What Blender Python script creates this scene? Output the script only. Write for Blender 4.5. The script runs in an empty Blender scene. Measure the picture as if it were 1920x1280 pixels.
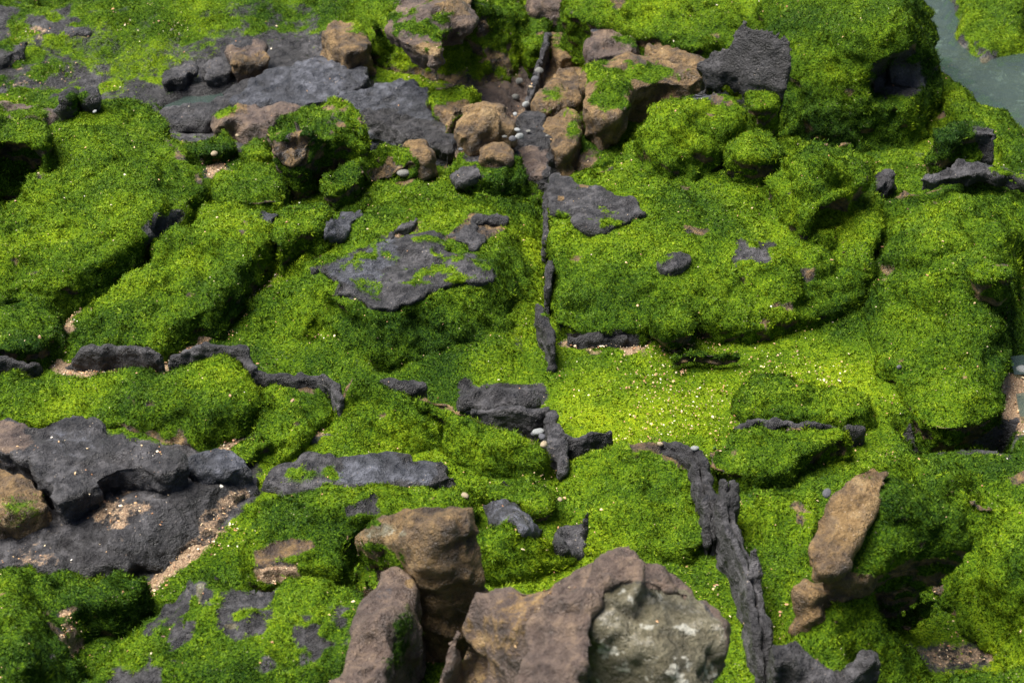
import bpy, math, random
import numpy as np
from mathutils import Vector
from mathutils.geometry import delaunay_2d_cdt

random.seed(7)
rng = np.random.default_rng(11)
scene = bpy.context.scene
col = scene.collection

# ---------------------------------------------------------------- camera
CAM_H, PITCH, HFOV = 3.45, math.radians(35.0), math.radians(30.0)
cam_d = bpy.data.cameras.new('camera')
cam_d.sensor_width = 36.0
cam_d.lens = 18.0 / math.tan(HFOV / 2)
cam_d.clip_end = 500.0
cam_d.dof.use_dof = True
cam_d.dof.focus_distance = 5.95
cam_d.dof.aperture_fstop = 4.0
cam = bpy.data.objects.new('camera', cam_d)
cam.location = (0, 0, CAM_H)
cam.rotation_euler = (math.pi / 2 - PITCH, 0, 0)
col.objects.link(cam)
scene.camera = cam

# ---------------------------------------------------------------- sky and sun
SUN_EL, SUN_AZ = math.radians(66.0), math.radians(-78.0)   # azimuth from +Y (away from the camera), negative = left
world = bpy.data.worlds.new('World')
scene.world = world
world.use_nodes = True
wn = world.node_tree.nodes
wl = world.node_tree.links
sky = wn.new('ShaderNodeTexSky')
sky.sky_type = 'NISHITA'
sky.sun_disc = False
sky.sun_elevation = SUN_EL
sky.sun_rotation = SUN_AZ
sky.air_density = 1.0
sky.dust_density = 3.0
sky.ozone_density = 1.0
wl.new(sky.outputs[0], wn['Background'].inputs[0])
wn['Background'].inputs[1].default_value = 0.055

sun_d = bpy.data.lights.new('sun', 'SUN')
sun_d.energy = 5.0
sun_d.angle = math.radians(42.0)
sun_d.color = (1.0, 0.96, 0.90)
sun = bpy.data.objects.new('sun', sun_d)
sdir = Vector((math.sin(SUN_AZ) * math.cos(SUN_EL), math.cos(SUN_AZ) * math.cos(SUN_EL), math.sin(SUN_EL)))
sun.rotation_euler = sdir.to_track_quat('Z', 'Y').to_euler()
sun.location = sdir * 20
col.objects.link(sun)

vs = scene.view_settings
vs.view_transform = 'Standard'
vs.look = 'None'
vs.gamma = 1.0
vs.use_curve_mapping = False
vs.exposure = 1.22
scene.cycles.use_denoising = True
scene.cycles.max_bounces = 8
scene.cycles.transparent_max_bounces = 16

# ---------------------------------------------------------------- pixel <-> place
TH = math.tan(HFOV / 2)
FW = np.array([0, math.cos(PITCH), -math.sin(PITCH)])
UP = np.array([0, math.sin(PITCH), math.cos(PITCH)])
RT = np.array([1.0, 0, 0])
CP = np.array([0, 0, CAM_H])

def W(px, py, z):
    """the point at height z that a photo pixel (1920 x 1280) looks at"""
    d = FW + (px - 960) / 960 * TH * RT + (640 - py) / 960 * TH * UP
    return CP + d * ((z - CAM_H) / d[2])

def PX(P):
    v = P - CP
    dep = v @ FW
    dep = np.where(dep < 0.1, 0.1, dep)
    return np.stack([960 + (v @ RT) / dep / TH * 960, 640 - (v @ UP) / dep / TH * 960], -1)

# ---------------------------------------------------------------- noise
PERM = rng.permutation(256)
PERM = np.concatenate([PERM, PERM, PERM])
GR = rng.normal(size=(256, 3))
GR /= np.linalg.norm(GR, axis=1)[:, None]

def perlin(p):
    i = np.floor(p).astype(np.int64)
    f = p - i
    u = f * f * f * (f * (f * 6 - 15) + 10)
    i &= 255
    out = 0
    for dx in (0, 1):
        wx = u[:, 0] if dx else 1 - u[:, 0]
        a = PERM[i[:, 0] + dx]
        for dy in (0, 1):
            wy = wx * (u[:, 1] if dy else 1 - u[:, 1])
            b = PERM[a + i[:, 1] + dy]
            for dz in (0, 1):
                w = wy * (u[:, 2] if dz else 1 - u[:, 2])
                g = GR[PERM[b + i[:, 2] + dz] & 255]
                out = out + w * ((f[:, 0] - dx) * g[:, 0] + (f[:, 1] - dy) * g[:, 1] + (f[:, 2] - dz) * g[:, 2])
    return out

def fbm(p, scale, octv=3, seed=0.0, ridged=False):
    q = p / scale + seed * 17.31
    s, a, t = 0, 1.0, 0
    for _ in range(octv):
        n = perlin(q)
        if ridged:
            n = 0.35 - np.abs(n)
        s = s + a * n
        t += a
        q = q * 2.03 + 5.2
        a *= 0.5
    return s / t * 1.6

def sstep(x, a, b):
    t = np.clip((x - a) / (b - a), 0, 1)
    return t * t * (3 - 2 * t)

def poly_sd(pts, poly):
    """signed distance (positive inside) of 2-D points to a polygon"""
    poly = np.asarray(poly, float)
    n = len(poly)
    d = np.full(len(pts), 1e9)
    ins = np.zeros(len(pts), bool)
    for k in range(n):
        a, b = poly[k], poly[(k + 1) % n]
        e = b - a
        w = pts - a
        t = np.clip((w @ e) / max(e @ e, 1e-9), 0, 1)
        d = np.minimum(d, np.hypot(*(w - t[:, None] * e).T))
        c = (a[1] > pts[:, 1]) != (b[1] > pts[:, 1])
        if abs(e[1]) > 1e-9:
            ins ^= c & (pts[:, 0] < a[0] + (pts[:, 1] - a[1]) * e[0] / e[1])
    return np.where(ins, d, -d)

# ---------------------------------------------------------------- materials
def new_mat(name):
    m = bpy.data.materials.new(name)
    m.use_nodes = True
    nt = m.node_tree
    nt.nodes.clear()
    out = nt.nodes.new('ShaderNodeOutputMaterial')
    return m, nt, out

def nd(nt, typ, **kw):
    n = nt.nodes.new(typ)
    for k, v in kw.items():
        if k.startswith('i_'):
            n.inputs[k[2:].replace('_', ' ')].default_value = v
        else:
            setattr(n, k, v)
    return n

def ramp(nt, fac, stops, interp='LINEAR'):
    r = nt.nodes.new('ShaderNodeValToRGB')
    r.color_ramp.interpolation = interp
    els = r.color_ramp.elements
    while len(els) < len(stops):
        els.new(0.5)
    for e, (p, c) in zip(els, stops):
        e.position = p
        e.color = (*c, 1) if len(c) == 3 else c
    nt.links.new(fac, r.inputs[0])
    return r.outputs[0]

def mixc(nt, fac, a, b):
    m = nt.nodes.new('ShaderNodeMix')
    m.data_type = 'RGBA'
    for s, v in ((0, fac), (6, a), (7, b)):
        if isinstance(v, (int, float)):
            m.inputs[s].default_value = v
        elif isinstance(v, tuple):
            m.inputs[s].default_value = (*v, 1)
        else:
            nt.links.new(v, m.inputs[s])
    return m.outputs[2]

def math_n(nt, op, a, b=None, c=None, clamp=False):
    m = nt.nodes.new('ShaderNodeMath')
    m.operation = op
    m.use_clamp = clamp
    for s, v in ((0, a), (1, b), (2, c)):
        if v is None:
            continue
        if isinstance(v, (int, float)):
            m.inputs[s].default_value = v
        else:
            nt.links.new(v, m.inputs[s])
    return m.outputs[0]

def noise_n(nt, vec, scale, detail=4, rough=0.6):
    n = nd(nt, 'ShaderNodeTexNoise')
    n.inputs['Scale'].default_value = scale
    n.inputs['Detail'].default_value = detail
    n.inputs['Roughness'].default_value = rough
    nt.links.new(vec, n.inputs['Vector'])
    return n.outputs[0]

ALGAE_STOPS = [(0.0, (0.006, 0.020, 0.004)), (0.25, (0.024, 0.058, 0.005)), (0.5, (0.082, 0.150, 0.006)),
               (0.75, (0.190, 0.268, 0.008)), (0.92, (0.33, 0.39, 0.008)), (1.0, (0.42, 0.39, 0.03))]

def stone_material():
    """bare stone: dark crust, ochre sandstone, pale worn stone and the algae film, mixed by the masks on each mesh"""
    m, nt, out = new_mat('shore_stone')
    L = nt.links
    pos = nd(nt, 'ShaderNodeNewGeometry').outputs['Position']
    att = lambda a: nd(nt, 'ShaderNodeAttribute', attribute_name=a).outputs['Fac']
    n1 = noise_n(nt, pos, 6, 5, 0.65)
    n2 = noise_n(nt, pos, 28, 5, 0.7)
    n3 = noise_n(nt, pos, 110, 3, 0.7)
    n4 = noise_n(nt, pos, 330, 2, 0.6)
    mixn = math_n(nt, 'ADD', math_n(nt, 'MULTIPLY', n1, 0.5), math_n(nt, 'MULTIPLY', n2, 0.5))
    dark = ramp(nt, mixn, [(0.38, (0.007, 0.0062, 0.0066)), (0.5, (0.021, 0.0195, 0.021)), (0.62, (0.080, 0.076, 0.081))])
    dark = mixc(nt, math_n(nt, 'MULTIPLY', math_n(nt, 'GREATER_THAN', n3, 0.66), 0.5), dark, (0.15, 0.13, 0.12))
    blue = ramp(nt, mixn, [(0.38, (0.013, 0.014, 0.018)), (0.5, (0.036, 0.038, 0.047)), (0.62, (0.11, 0.115, 0.14))])
    tan = ramp(nt, mixn, [(0.38, (0.030, 0.020, 0.013)), (0.46, (0.100, 0.062, 0.026)), (0.55, (0.20, 0.122, 0.045)), (0.66, (0.30, 0.21, 0.10))])
    tan = mixc(nt, math_n(nt, 'MULTIPLY', math_n(nt, 'LESS_THAN', n3, 0.40), 0.55), tan, (0.05, 0.035, 0.02))
    tan = mixc(nt, ramp(nt, noise_n(nt, pos, 13, 4, 0.65), [(0.50, (0, 0, 0)), (0.62, (0.5,) * 3)]), tan, (0.060, 0.043, 0.034))
    brown = ramp(nt, mixn, [(0.36, (0.032, 0.022, 0.019)), (0.5, (0.090, 0.062, 0.048)), (0.66, (0.20, 0.135, 0.085))])
    pale = ramp(nt, mixn, [(0.38, (0.040, 0.034, 0.018)), (0.47, (0.085, 0.073, 0.042)), (0.56, (0.13, 0.115, 0.070)), (0.66, (0.32, 0.30, 0.25))])
    pale = mixc(nt, math_n(nt, 'MULTIPLY', math_n(nt, 'LESS_THAN', n3, 0.45), 0.55), pale, (0.045, 0.042, 0.020))
    pale = mixc(nt, ramp(nt, noise_n(nt, pos, 17, 3, 0.6), [(0.60, (0, 0, 0)), (0.66, (0.8,) * 3)]), pale, (0.40, 0.39, 0.33))
    sand = ramp(nt, n4, [(0.30, (0.10, 0.055, 0.03)), (0.5, (0.30, 0.19, 0.11)), (0.68, (0.55, 0.42, 0.27))])
    n5 = noise_n(nt, pos, 190, 3, 0.7)
    fn = math_n(nt, 'ADD', math_n(nt, 'MULTIPLY', n5, 0.6), math_n(nt, 'MULTIPLY', mixn, 0.4))
    ft = math_n(nt, 'ADD', att('tint'), math_n(nt, 'MULTIPLY', math_n(nt, 'SUBTRACT', fn, 0.53), 2.5))
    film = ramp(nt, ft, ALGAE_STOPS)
    edge = math_n(nt, 'ADD', math_n(nt, 'MULTIPLY', math_n(nt, 'SUBTRACT', n2, 0.5), 0.9), math_n(nt, 'MULTIPLY', math_n(nt, 'SUBTRACT', n3, 0.5), 0.5))
    def mask(a, lo=0.38, hi=0.62):
        mr = nd(nt, 'ShaderNodeMapRange', interpolation_type='SMOOTHSTEP')
        mr.inputs[1].default_value, mr.inputs[2].default_value = lo, hi
        L.new(math_n(nt, 'ADD', att(a), math_n(nt, 'MULTIPLY', edge, math_n(nt, 'MULTIPLY', math_n(nt, 'MULTIPLY', att(a), math_n(nt, 'SUBTRACT', 1.0, att(a))), 4.0))), mr.inputs[0])
        return mr.outputs[0]
    c = mixc(nt, mask('blue'), dark, blue)
    c = mixc(nt, mask('brown'), c, brown)
    c = mixc(nt, mask('tan'), c, tan)
    c = mixc(nt, mask('pale'), c, pale)
    c = mixc(nt, mask('sand'), c, sand)
    c = mixc(nt, mask('moss'), c, film)
    # small scattered shell specks caught in the grain
    vor = nd(nt, 'ShaderNodeTexVoronoi')
    vor.inputs['Scale'].default_value = 70
    L.new(pos, vor.inputs['Vector'])
    sp = math_n(nt, 'MULTIPLY', math_n(nt, 'LESS_THAN', vor.outputs['Distance'], 0.13), math_n(nt, 'GREATER_THAN', n1, 0.56))
    c = mixc(nt, math_n(nt, 'MULTIPLY', sp, 0.55), c, (0.42, 0.34, 0.25))
    b = nd(nt, 'ShaderNodeBsdfPrincipled')
    L.new(c, b.inputs['Base Color'])
    L.new(ramp(nt, n2, [(0.38, (0.34,) * 3), (0.62, (0.78,) * 3)]), b.inputs['Roughness'])
    L.new(math_n(nt, 'SUBTRACT', 0.5, math_n(nt, 'MULTIPLY', mask('moss'), 0.45)), b.inputs['Specular IOR Level'])
    h = math_n(nt, 'ADD', math_n(nt, 'MULTIPLY', n2, 1.0), math_n(nt, 'MULTIPLY', n3, 0.55))
    h = math_n(nt, 'ADD', h, math_n(nt, 'MULTIPLY', n4, 0.25))
    bp = nd(nt, 'ShaderNodeBump')
    bp.inputs['Strength'].default_value = 0.9
    bp.inputs['Distance'].default_value = 0.03
    L.new(h, bp.inputs['Height'])
    L.new(bp.outputs[0], b.inputs['Normal'])
    L.new(b.outputs[0], out.inputs[0])
    return m

def algae_material():
    m, nt, out = new_mat('green_algae')
    L = nt.links
    t = nd(nt, 'ShaderNodeAttribute', attribute_name='tint', attribute_type='INSTANCER').outputs['Fac']
    c = ramp(nt, t, ALGAE_STOPS)
    b = nd(nt, 'ShaderNodeBsdfPrincipled')
    L.new(c, b.inputs['Base Color'])
    b.inputs['Roughness'].default_value = 0.5
    b.inputs['Specular IOR Level'].default_value = 0.10
    tr = nd(nt, 'ShaderNodeBsdfTranslucent')
    L.new(c, tr.inputs[0])
    mx = nd(nt, 'ShaderNodeMixShader')
    mx.inputs[0].default_value = 0.12
    L.new(b.outputs[0], mx.inputs[1])
    L.new(tr.outputs[0], mx.inputs[2])
    L.new(mx.outputs[0], out.inputs[0])
    return m

def grain_material():
    m, nt, out = new_mat('shell_grain')
    L = nt.links
    t = nd(nt, 'ShaderNodeAttribute', attribute_name='tint', attribute_type='INSTANCER').outputs['Fac']
    c = ramp(nt, t, [(0.0, (0.05, 0.045, 0.045)), (0.18, (0.16, 0.09, 0.05)), (0.36, (0.42, 0.20, 0.09)), (0.55, (0.50, 0.33, 0.17)),
                     (0.75, (0.62, 0.50, 0.32)), (0.9, (0.72, 0.66, 0.55)), (1.0, (0.80, 0.78, 0.74))])
    b = nd(nt, 'ShaderNodeBsdfPrincipled')
    L.new(c, b.inputs['Base Color'])
    b.inputs['Roughness'].default_value = 0.5
    L.new(b.outputs[0], out.inputs[0])
    return m

def pebble_material(name, a, b2):
    m, nt, out = new_mat(name)
    L = nt.links
    tc = nd(nt, 'ShaderNodeTexCoord').outputs['Object']
    n = noise_n(nt, tc, 60, 4, 0.6)
    b = nd(nt, 'ShaderNodeBsdfPrincipled')
    L.new(ramp(nt, n, [(0.35, a), (0.65, b2)]), b.inputs['Base Color'])
    b.inputs['Roughness'].default_value = 0.45
    bp = nd(nt, 'ShaderNodeBump')
    bp.inputs['Distance'].default_value = 0.002
    L.new(n, bp.inputs['Height'])
    L.new(bp.outputs[0], b.inputs['Normal'])
    L.new(b.outputs[0], out.inputs[0])
    return m

def water_material():
    m, nt, out = new_mat('shallow_water')
    L = nt.links
    pos = nd(nt, 'ShaderNodeNewGeometry').outputs['Position']
    mp = nd(nt, 'ShaderNodeMapping')
    mp.inputs['Scale'].default_value = (1.0, 2.2, 1.0)
    L.new(pos, mp.inputs[0])
    n = noise_n(nt, mp.outputs[0], 9, 3, 0.55)
    bp = nd(nt, 'ShaderNodeBump')
    bp.inputs['Strength'].default_value = 0.5
    bp.inputs['Distance'].default_value = 0.02
    L.new(n, bp.inputs['Height'])
    fr = nd(nt, 'ShaderNodeFresnel')
    fr.inputs[0].default_value = 1.33
    L.new(bp.outputs[0], fr.inputs['Normal'])
    g = nd(nt, 'ShaderNodeBsdfGlossy')
    g.inputs['Roughness'].default_value = 0.05
    L.new(bp.outputs[0], g.inputs['Normal'])
    tr = nd(nt, 'ShaderNodeBsdfTransparent')
    tr.inputs[0].default_value = (0.55, 0.66, 0.60, 1)
    df = nd(nt, 'ShaderNodeBsdfDiffuse')
    df.inputs[0].default_value = (0.07, 0.10, 0.09, 1)
    m1 = nd(nt, 'ShaderNodeMixShader')
    m1.inputs[0].default_value = 0.35
    L.new(tr.outputs[0], m1.inputs[1])
    L.new(df.outputs[0], m1.inputs[2])
    m2 = nd(nt, 'ShaderNodeMixShader')
    L.new(fr.outputs[0], m2.inputs[0])
    L.new(m1.outputs[0], m2.inputs[1])
    L.new(g.outputs[0], m2.inputs[2])
    L.new(m2.outputs[0], out.inputs[0])
    return m

M_STONE, M_ALGAE, M_GRAIN, M_WATER = stone_material(), algae_material(), grain_material(), water_material()
M_PEB = [pebble_material('grey_shell', (0.09, 0.09, 0.08), (0.20, 0.20, 0.18)),
         pebble_material('dark_pebble', (0.05, 0.05, 0.06), (0.11, 0.11, 0.12)),
         pebble_material('cream_pebble', (0.22, 0.17, 0.10), (0.40, 0.32, 0.21)),
         pebble_material('pale_pebble', (0.15, 0.16, 0.16), (0.30, 0.31, 0.30))]

# ---------------------------------------------------------------- tuft, leaf and grain shapes (sources for the instanced growth)
def blade_mesh(name, n, length, width, spread, lean, seed, segs=3, wave=0.25):
    r = np.random.default_rng(seed)
    V, F = [], []
    for _ in range(n):
        a = r.uniform(0, 2 * math.pi)
        rad = spread * math.sqrt(r.uniform())
        p = np.array([rad * math.cos(a), rad * math.sin(a), -0.002])
        a2 = a + r.normal() * 0.7
        d = np.array([math.cos(a2) * lean, math.sin(a2) * lean, 1.0])
        d /= np.linalg.norm(d)
        side = np.cross(d, r.normal(size=3))
        side /= np.linalg.norm(side)
        ln = length * r.uniform(0.55, 1.15)
        w = width * r.uniform(0.7, 1.3)
        base = len(V)
        for s in range(segs + 1):
            f = s / segs
            ww = w * (0.7 + 0.5 * f * (1 - f) * 4) * (1 - f ** 3)
            if s == segs:
                V.append(p.copy())
            else:
                V.append(p - side * ww / 2)
                V.append(p + side * ww / 2)
            d = d + r.normal(size=3) * wave + np.array([math.cos(a2), math.sin(a2), -0.35]) * 0.22
            d /= np.linalg.norm(d)
            p = p + d * ln / segs
        for s in range(segs - 1):
            b = base + 2 * s
            F.append((b, b + 1, b + 3, b + 2))
        b = base + 2 * (segs - 1)
        F.append((b, b + 1, b + 2))
    me = bpy.data.meshes.new(name)
    me.from_pydata([tuple(v) for v in V], [], F)
    me.polygons.foreach_set('use_smooth', [True] * len(F))
    nr = r.normal(size=(len(V), 3)) * 0.42 + np.array([0, 0, 1.0])
    nr /= np.linalg.norm(nr, axis=1)[:, None]
    me.normals_split_custom_set_from_vertices([tuple(v) for v in nr])
    me.materials.append(M_ALGAE)
    return me

def grain_mesh(name, seed, flat):
    r = np.random.default_rng(seed)
    k = 6
    V = [(math.cos(2 * math.pi * i / k) * r.uniform(0.6, 1.1), math.sin(2 * math.pi * i / k) * r.uniform(0.5, 1.0), r.normal() * 0.12) for i in range(k)]
    V += [(r.normal() * 0.1, r.normal() * 0.1, flat), (0, 0, -flat * 0.6)]
    F = [(i, (i + 1) % k, k) for i in range(k)] + [((i + 1) % k, i, k + 1) for i in range(k)]
    me = bpy.data.meshes.new(name)
    me.from_pydata(V, [], F)
    me.materials.append(M_GRAIN)
    return me

def src(name, me):
    return bpy.data.objects.new(name, me)      # a source shape, never placed in the scene itself

SRC_ALGAE = [src('fine_tuft', blade_mesh('fine_tuft', 9, 0.0100, 0.0019, 0.0085, 2.4, 1)),
             src('loose_tuft', blade_mesh('loose_tuft', 7, 0.0150, 0.0019, 0.0095, 2.8, 2)),
             src('short_tuft', blade_mesh('short_tuft', 9, 0.0070, 0.0022, 0.0085, 2.0, 3)),
             src('leafy_tuft', blade_mesh('leafy_tuft', 4, 0.0120, 0.0055, 0.0075, 2.0, 4, 4, 0.55))]
SRC_GRAIN = [src('shell_chip', grain_mesh('shell_chip', 5, 0.25)), src('sand_grain', grain_mesh('sand_grain', 6, 0.6)),
             src('shell_flake', grain_mesh('shell_flake', 8, 0.15))]

def growth_nodes(name, sources):
    ng = bpy.data.node_groups.new(name, 'GeometryNodeTree')
    ng.interface.new_socket('Geometry', in_out='INPUT', socket_type='NodeSocketGeometry')
    ng.interface.new_socket('Geometry', in_out='OUTPUT', socket_type='NodeSocketGeometry')
    N, L = ng.nodes, ng.links
    gi, go = N.new('NodeGroupInput'), N.new('NodeGroupOutput')
    iop = N.new('GeometryNodeInstanceOnPoints')
    join = N.new('GeometryNodeJoinGeometry')
    for o in reversed(sources):
        oi = N.new('GeometryNodeObjectInfo')
        oi.inputs['Object'].default_value = o
        oi.inputs['As Instance'].default_value = True
        L.new(oi.outputs['Geometry'], join.inputs[0])
    def attr(nm, typ):
        a = N.new('GeometryNodeInputNamedAttribute')
        a.data_type = typ
        a.inputs['Name'].default_value = nm
        return a.outputs['Attribute']
    L.new(gi.outputs[0], iop.inputs['Points'])
    L.new(join.outputs[0], iop.inputs['Instance'])
    iop.inputs['Pick Instance'].default_value = True
    L.new(attr('kind_index', 'INT'), iop.inputs['Instance Index'])
    L.new(attr('rot', 'FLOAT_VECTOR'), iop.inputs['Rotation'])
    L.new(attr('scl', 'FLOAT_VECTOR'), iop.inputs['Scale'])
    L.new(iop.outputs[0], go.inputs[0])
    return ng

NG_ALGAE, NG_GRAIN = growth_nodes('algae_growth', SRC_ALGAE), growth_nodes('grain_scatter', SRC_GRAIN)

def axis_euler(a, spin):
    """Euler XYZ angles that turn +Z onto the unit vectors a, after a spin about it"""
    h = np.where(np.abs(a[:, 2:3]) < 0.95, np.array([[0, 0, 1.0]]), np.array([[1.0, 0, 0]]))
    x = np.cross(h, a)
    x /= np.linalg.norm(x, axis=1)[:, None]
    y = np.cross(a, x)
    c, s = np.cos(spin)[:, None], np.sin(spin)[:, None]
    X, Y = c * x + s * y, -s * x + c * y
    ry = -np.arcsin(np.clip(X[:, 2], -1, 1))
    rx = np.arctan2(Y[:, 2], a[:, 2])
    rz = np.arctan2(X[:, 1], X[:, 0])
    return np.stack([rx, ry, rz], -1)

def points_object(name, P, rot, scl, idx, tint, ng, parent=None):
    me = bpy.data.meshes.new(name)
    me.vertices.add(len(P))
    me.vertices.foreach_set('co', P.astype(np.float32).ravel())
    for nm, typ, key, v in (('rot', 'FLOAT_VECTOR', 'vector', rot), ('scl', 'FLOAT_VECTOR', 'vector', scl),
                            ('kind_index', 'INT', 'value', idx), ('tint', 'FLOAT', 'value', tint)):
        a = me.attributes.new(nm, typ, 'POINT')
        a.data.foreach_set(key, np.asarray(v, np.int32 if typ == 'INT' else np.float32).ravel())
    o = bpy.data.objects.new(name, me)
    o.modifiers.new('growth', 'NODES').node_group = ng
    o['kind'] = 'stuff'
    o.parent = parent
    PENDING.append(o)
    return o

PENDING = []

# ---------------------------------------------------------------- builders
def facets(P, scale, seed):
    """broken-stone relief: every cell of a cellular pattern is its own tilted plane, stepped against its neighbours"""
    q = P / scale + seed * 7.13
    q = q + 0.30 * np.stack([perlin(q * 1.7 + 11.3 * k) for k in (1, 2, 3)], -1)
    i = np.floor(q).astype(np.int64)
    best = np.full(len(q), 1e9)
    out = np.zeros(len(q))
    for dx in (-1, 0, 1):
        for dy in (-1, 0, 1):
            for dz in (-1, 0, 1):
                c = i + np.array([dx, dy, dz])
                h = PERM[(PERM[(PERM[c[:, 0] & 255] + c[:, 1]) & 255] + c[:, 2]) & 255]
                w = q - (c + 0.5 + 0.42 * JT[h])
                d = np.einsum('ij,ij->i', w, w)
                k = d < best
                best[k] = d[k]
                out[k] = HT[h[k]] * 0.55 + np.einsum('ij,ij->i', w[k], GR[h[k]]) * 0.9
    return out

_jr = np.random.default_rng(4)
JT, HT = _jr.uniform(-1, 1, (256, 3)), _jr.uniform(-1, 1, 256)
ATTRS = ('moss', 'tan', 'brown', 'blue', 'pale', 'sand')
BASE = {'moss': dict(moss=1, tan=0.55), 'dark': {}, 'blue': dict(blue=1), 'tan': dict(tan=1), 'brown': dict(brown=1)}
DENSITY = 14000

def rim_refine(rim, step, jit, rs):
    out = []
    n = len(rim)
    for k in range(n):
        a, b = rim[k], rim[(k + 1) % n]
        ln = np.linalg.norm(b - a)
        m = max(1, int(round(ln / step)))
        nrm = np.array([-(b - a)[1], (b - a)[0], 0]) / max(ln, 1e-6)
        for s in range(m):
            f = s / m
            p = a * (1 - f) + b * f
            if s:
                p = p + nrm * rs.normal() * jit * step + np.array([0, 0, rs.normal() * jit * step * 0.25])
            out.append(p)
    return np.array(out)

def solid(rim, inner, zb, flare, belly, step, jit, rs, thick=None):
    """closed skin: triangulated top through rim and inner points, walls down to zb, floor"""
    rim = rim_refine(rim, step, jit, rs)
    area = 0.5 * np.sum(rim[:, 0] * np.roll(rim[:, 1], -1) - np.roll(rim[:, 0], -1) * rim[:, 1])
    if area < 0:
        rim = rim[::-1]
    n = len(rim)
    pts = np.concatenate([rim, inner]) if len(inner) else rim
    vo, eo, fo, ov, oe, of = delaunay_2d_cdt([Vector(p[:2]) for p in pts], [(i, (i + 1) % n) for i in range(n)], [], 1, 1e-6)
    zt = []
    for k, v in enumerate(vo):
        src_i = [i for i in ov[k]]
        if src_i:
            zt.append(pts[src_i[0]][2])
        else:
            d = np.hypot(pts[:, 0] - v.x, pts[:, 1] - v.y)
            zt.append(pts[np.argmin(d)][2])
    V = [(v.x, v.y, z) for v, z in zip(vo, zt)]
    F = [tuple(f) for f in fo]
    # walls
    t = np.roll(rim, -1, 0) - np.roll(rim, 1, 0)
    nr = np.stack([t[:, 1], -t[:, 0], 0 * t[:, 0]], -1)
    nr /= np.maximum(np.linalg.norm(nr, axis=1), 1e-6)[:, None]
    for _ in range(3):
        nr = (nr + np.roll(nr, 1, 0) + np.roll(nr, -1, 0)) / 3
    hgt = (rim[:, 2:3] - zb) if thick is None else np.full((n, 1), thick)
    rings = [rim]
    for f, off in ((0.35, 0.35 * flare + belly), (0.7, 0.7 * flare + belly), (1.0, flare)):
        q = rim + nr * off
        q[:, 2] = rim[:, 2] - hgt[:, 0] * f
        rings.append(q)
    base = len(V)
    for r in rings:
        V += [tuple(p) for p in r]
    for k in range(3):
        for i in range(n):
            j = (i + 1) % n
            a = base + k * n
            F.append((a + i, a + n + i, a + n + j, a + j))
    # floor: same triangles, pushed to zb
    fb = len(V)
    off = {}
    for k in range(len(vo)):
        s = [i for i in ov[k] if i < n]
        p = rings[-1][s[0]] if s else np.array([vo[k].x, vo[k].y, 0])
        V.append((p[0], p[1], zb if thick is None else zt[k] - thick))
    F += [tuple(fb + i for i in reversed(f)) for f in fo]
    return V, F

def remesh(V, F, vox):
    me = bpy.data.meshes.new('tmp')
    me.from_pydata(V, [], F)
    o = bpy.data.objects.new('tmp', me)
    col.objects.link(o)
    md = o.modifiers.new('r', 'REMESH')
    md.mode = 'VOXEL'
    md.voxel_size = vox
    dg = bpy.context.evaluated_depsgraph_get()
    e = o.evaluated_get(dg)
    m2 = e.to_mesh()
    nv = len(m2.vertices)
    P = np.empty(nv * 3, np.float32)
    m2.vertices.foreach_get('co', P)
    Q = np.empty(len(m2.loops), np.int32)
    m2.loops.foreach_get('vertex_index', Q)
    lt = np.empty(len(m2.polygons), np.int32)
    m2.polygons.foreach_get('loop_total', lt)
    ls = np.empty(len(m2.polygons), np.int32)
    m2.polygons.foreach_get('loop_start', ls)
    ok = lt == 4
    quads = np.stack([Q[ls[ok] + k] for k in range(4)], -1)
    e.to_mesh_clear()
    bpy.data.objects.remove(o)
    bpy.data.meshes.remove(me)
    return P.reshape(-1, 3).astype(float), quads

def smooth_v(P, E, radius, vox, lam=0.6):
    it = max(1, int(round((radius / vox) ** 2 / lam)))
    n = len(P)
    deg = np.bincount(E[:, 0], minlength=n) + np.bincount(E[:, 1], minlength=n)
    deg = np.maximum(deg, 1)
    for _ in range(it):
        S = np.stack([np.bincount(E[:, 0], P[E[:, 1], k], n) + np.bincount(E[:, 1], P[E[:, 0], k], n) for k in range(3)], -1)
        P = P + lam * (S / deg[:, None] - P)
    return P

def normals(P, Qd):
    a = P[Qd[:, 2]] - P[Qd[:, 0]]
    b = P[Qd[:, 3]] - P[Qd[:, 1]]
    fn = np.cross(a, b)
    vn = np.zeros_like(P)
    for k in range(4):
        for c in range(3):
            vn[:, c] += np.bincount(Qd[:, k], fn[:, c], len(P))
    return vn / np.maximum(np.linalg.norm(vn, axis=1), 1e-12)[:, None], fn

def quad_mesh(name, P, Qd, attrs, mat):
    me = bpy.data.meshes.new(name)
    me.vertices.add(len(P))
    me.vertices.foreach_set('co', P.astype(np.float32).ravel())
    me.loops.add(Qd.size)
    me.loops.foreach_set('vertex_index', Qd.astype(np.int32).ravel())
    me.polygons.add(len(Qd))
    me.polygons.foreach_set('loop_start', np.arange(0, Qd.size, 4, dtype=np.int32))
    me.polygons.foreach_set('use_smooth', np.ones(len(Qd), bool))
    me.update(calc_edges=True)
    for k, v in attrs.items():
        a = me.attributes.new(k, 'FLOAT', 'POINT')
        a.data.foreach_set('value', v.astype(np.float32))
    me.materials.append(mat)
    return me

def tag(o, label, cat, group=None, kind=None):
    if label:
        o['label'] = label
    if cat:
        o['category'] = cat
    if group:
        o['group'] = group
    if kind or cat:
        o['kind'] = kind or o.get('kind', 'thing')
    return o

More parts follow.
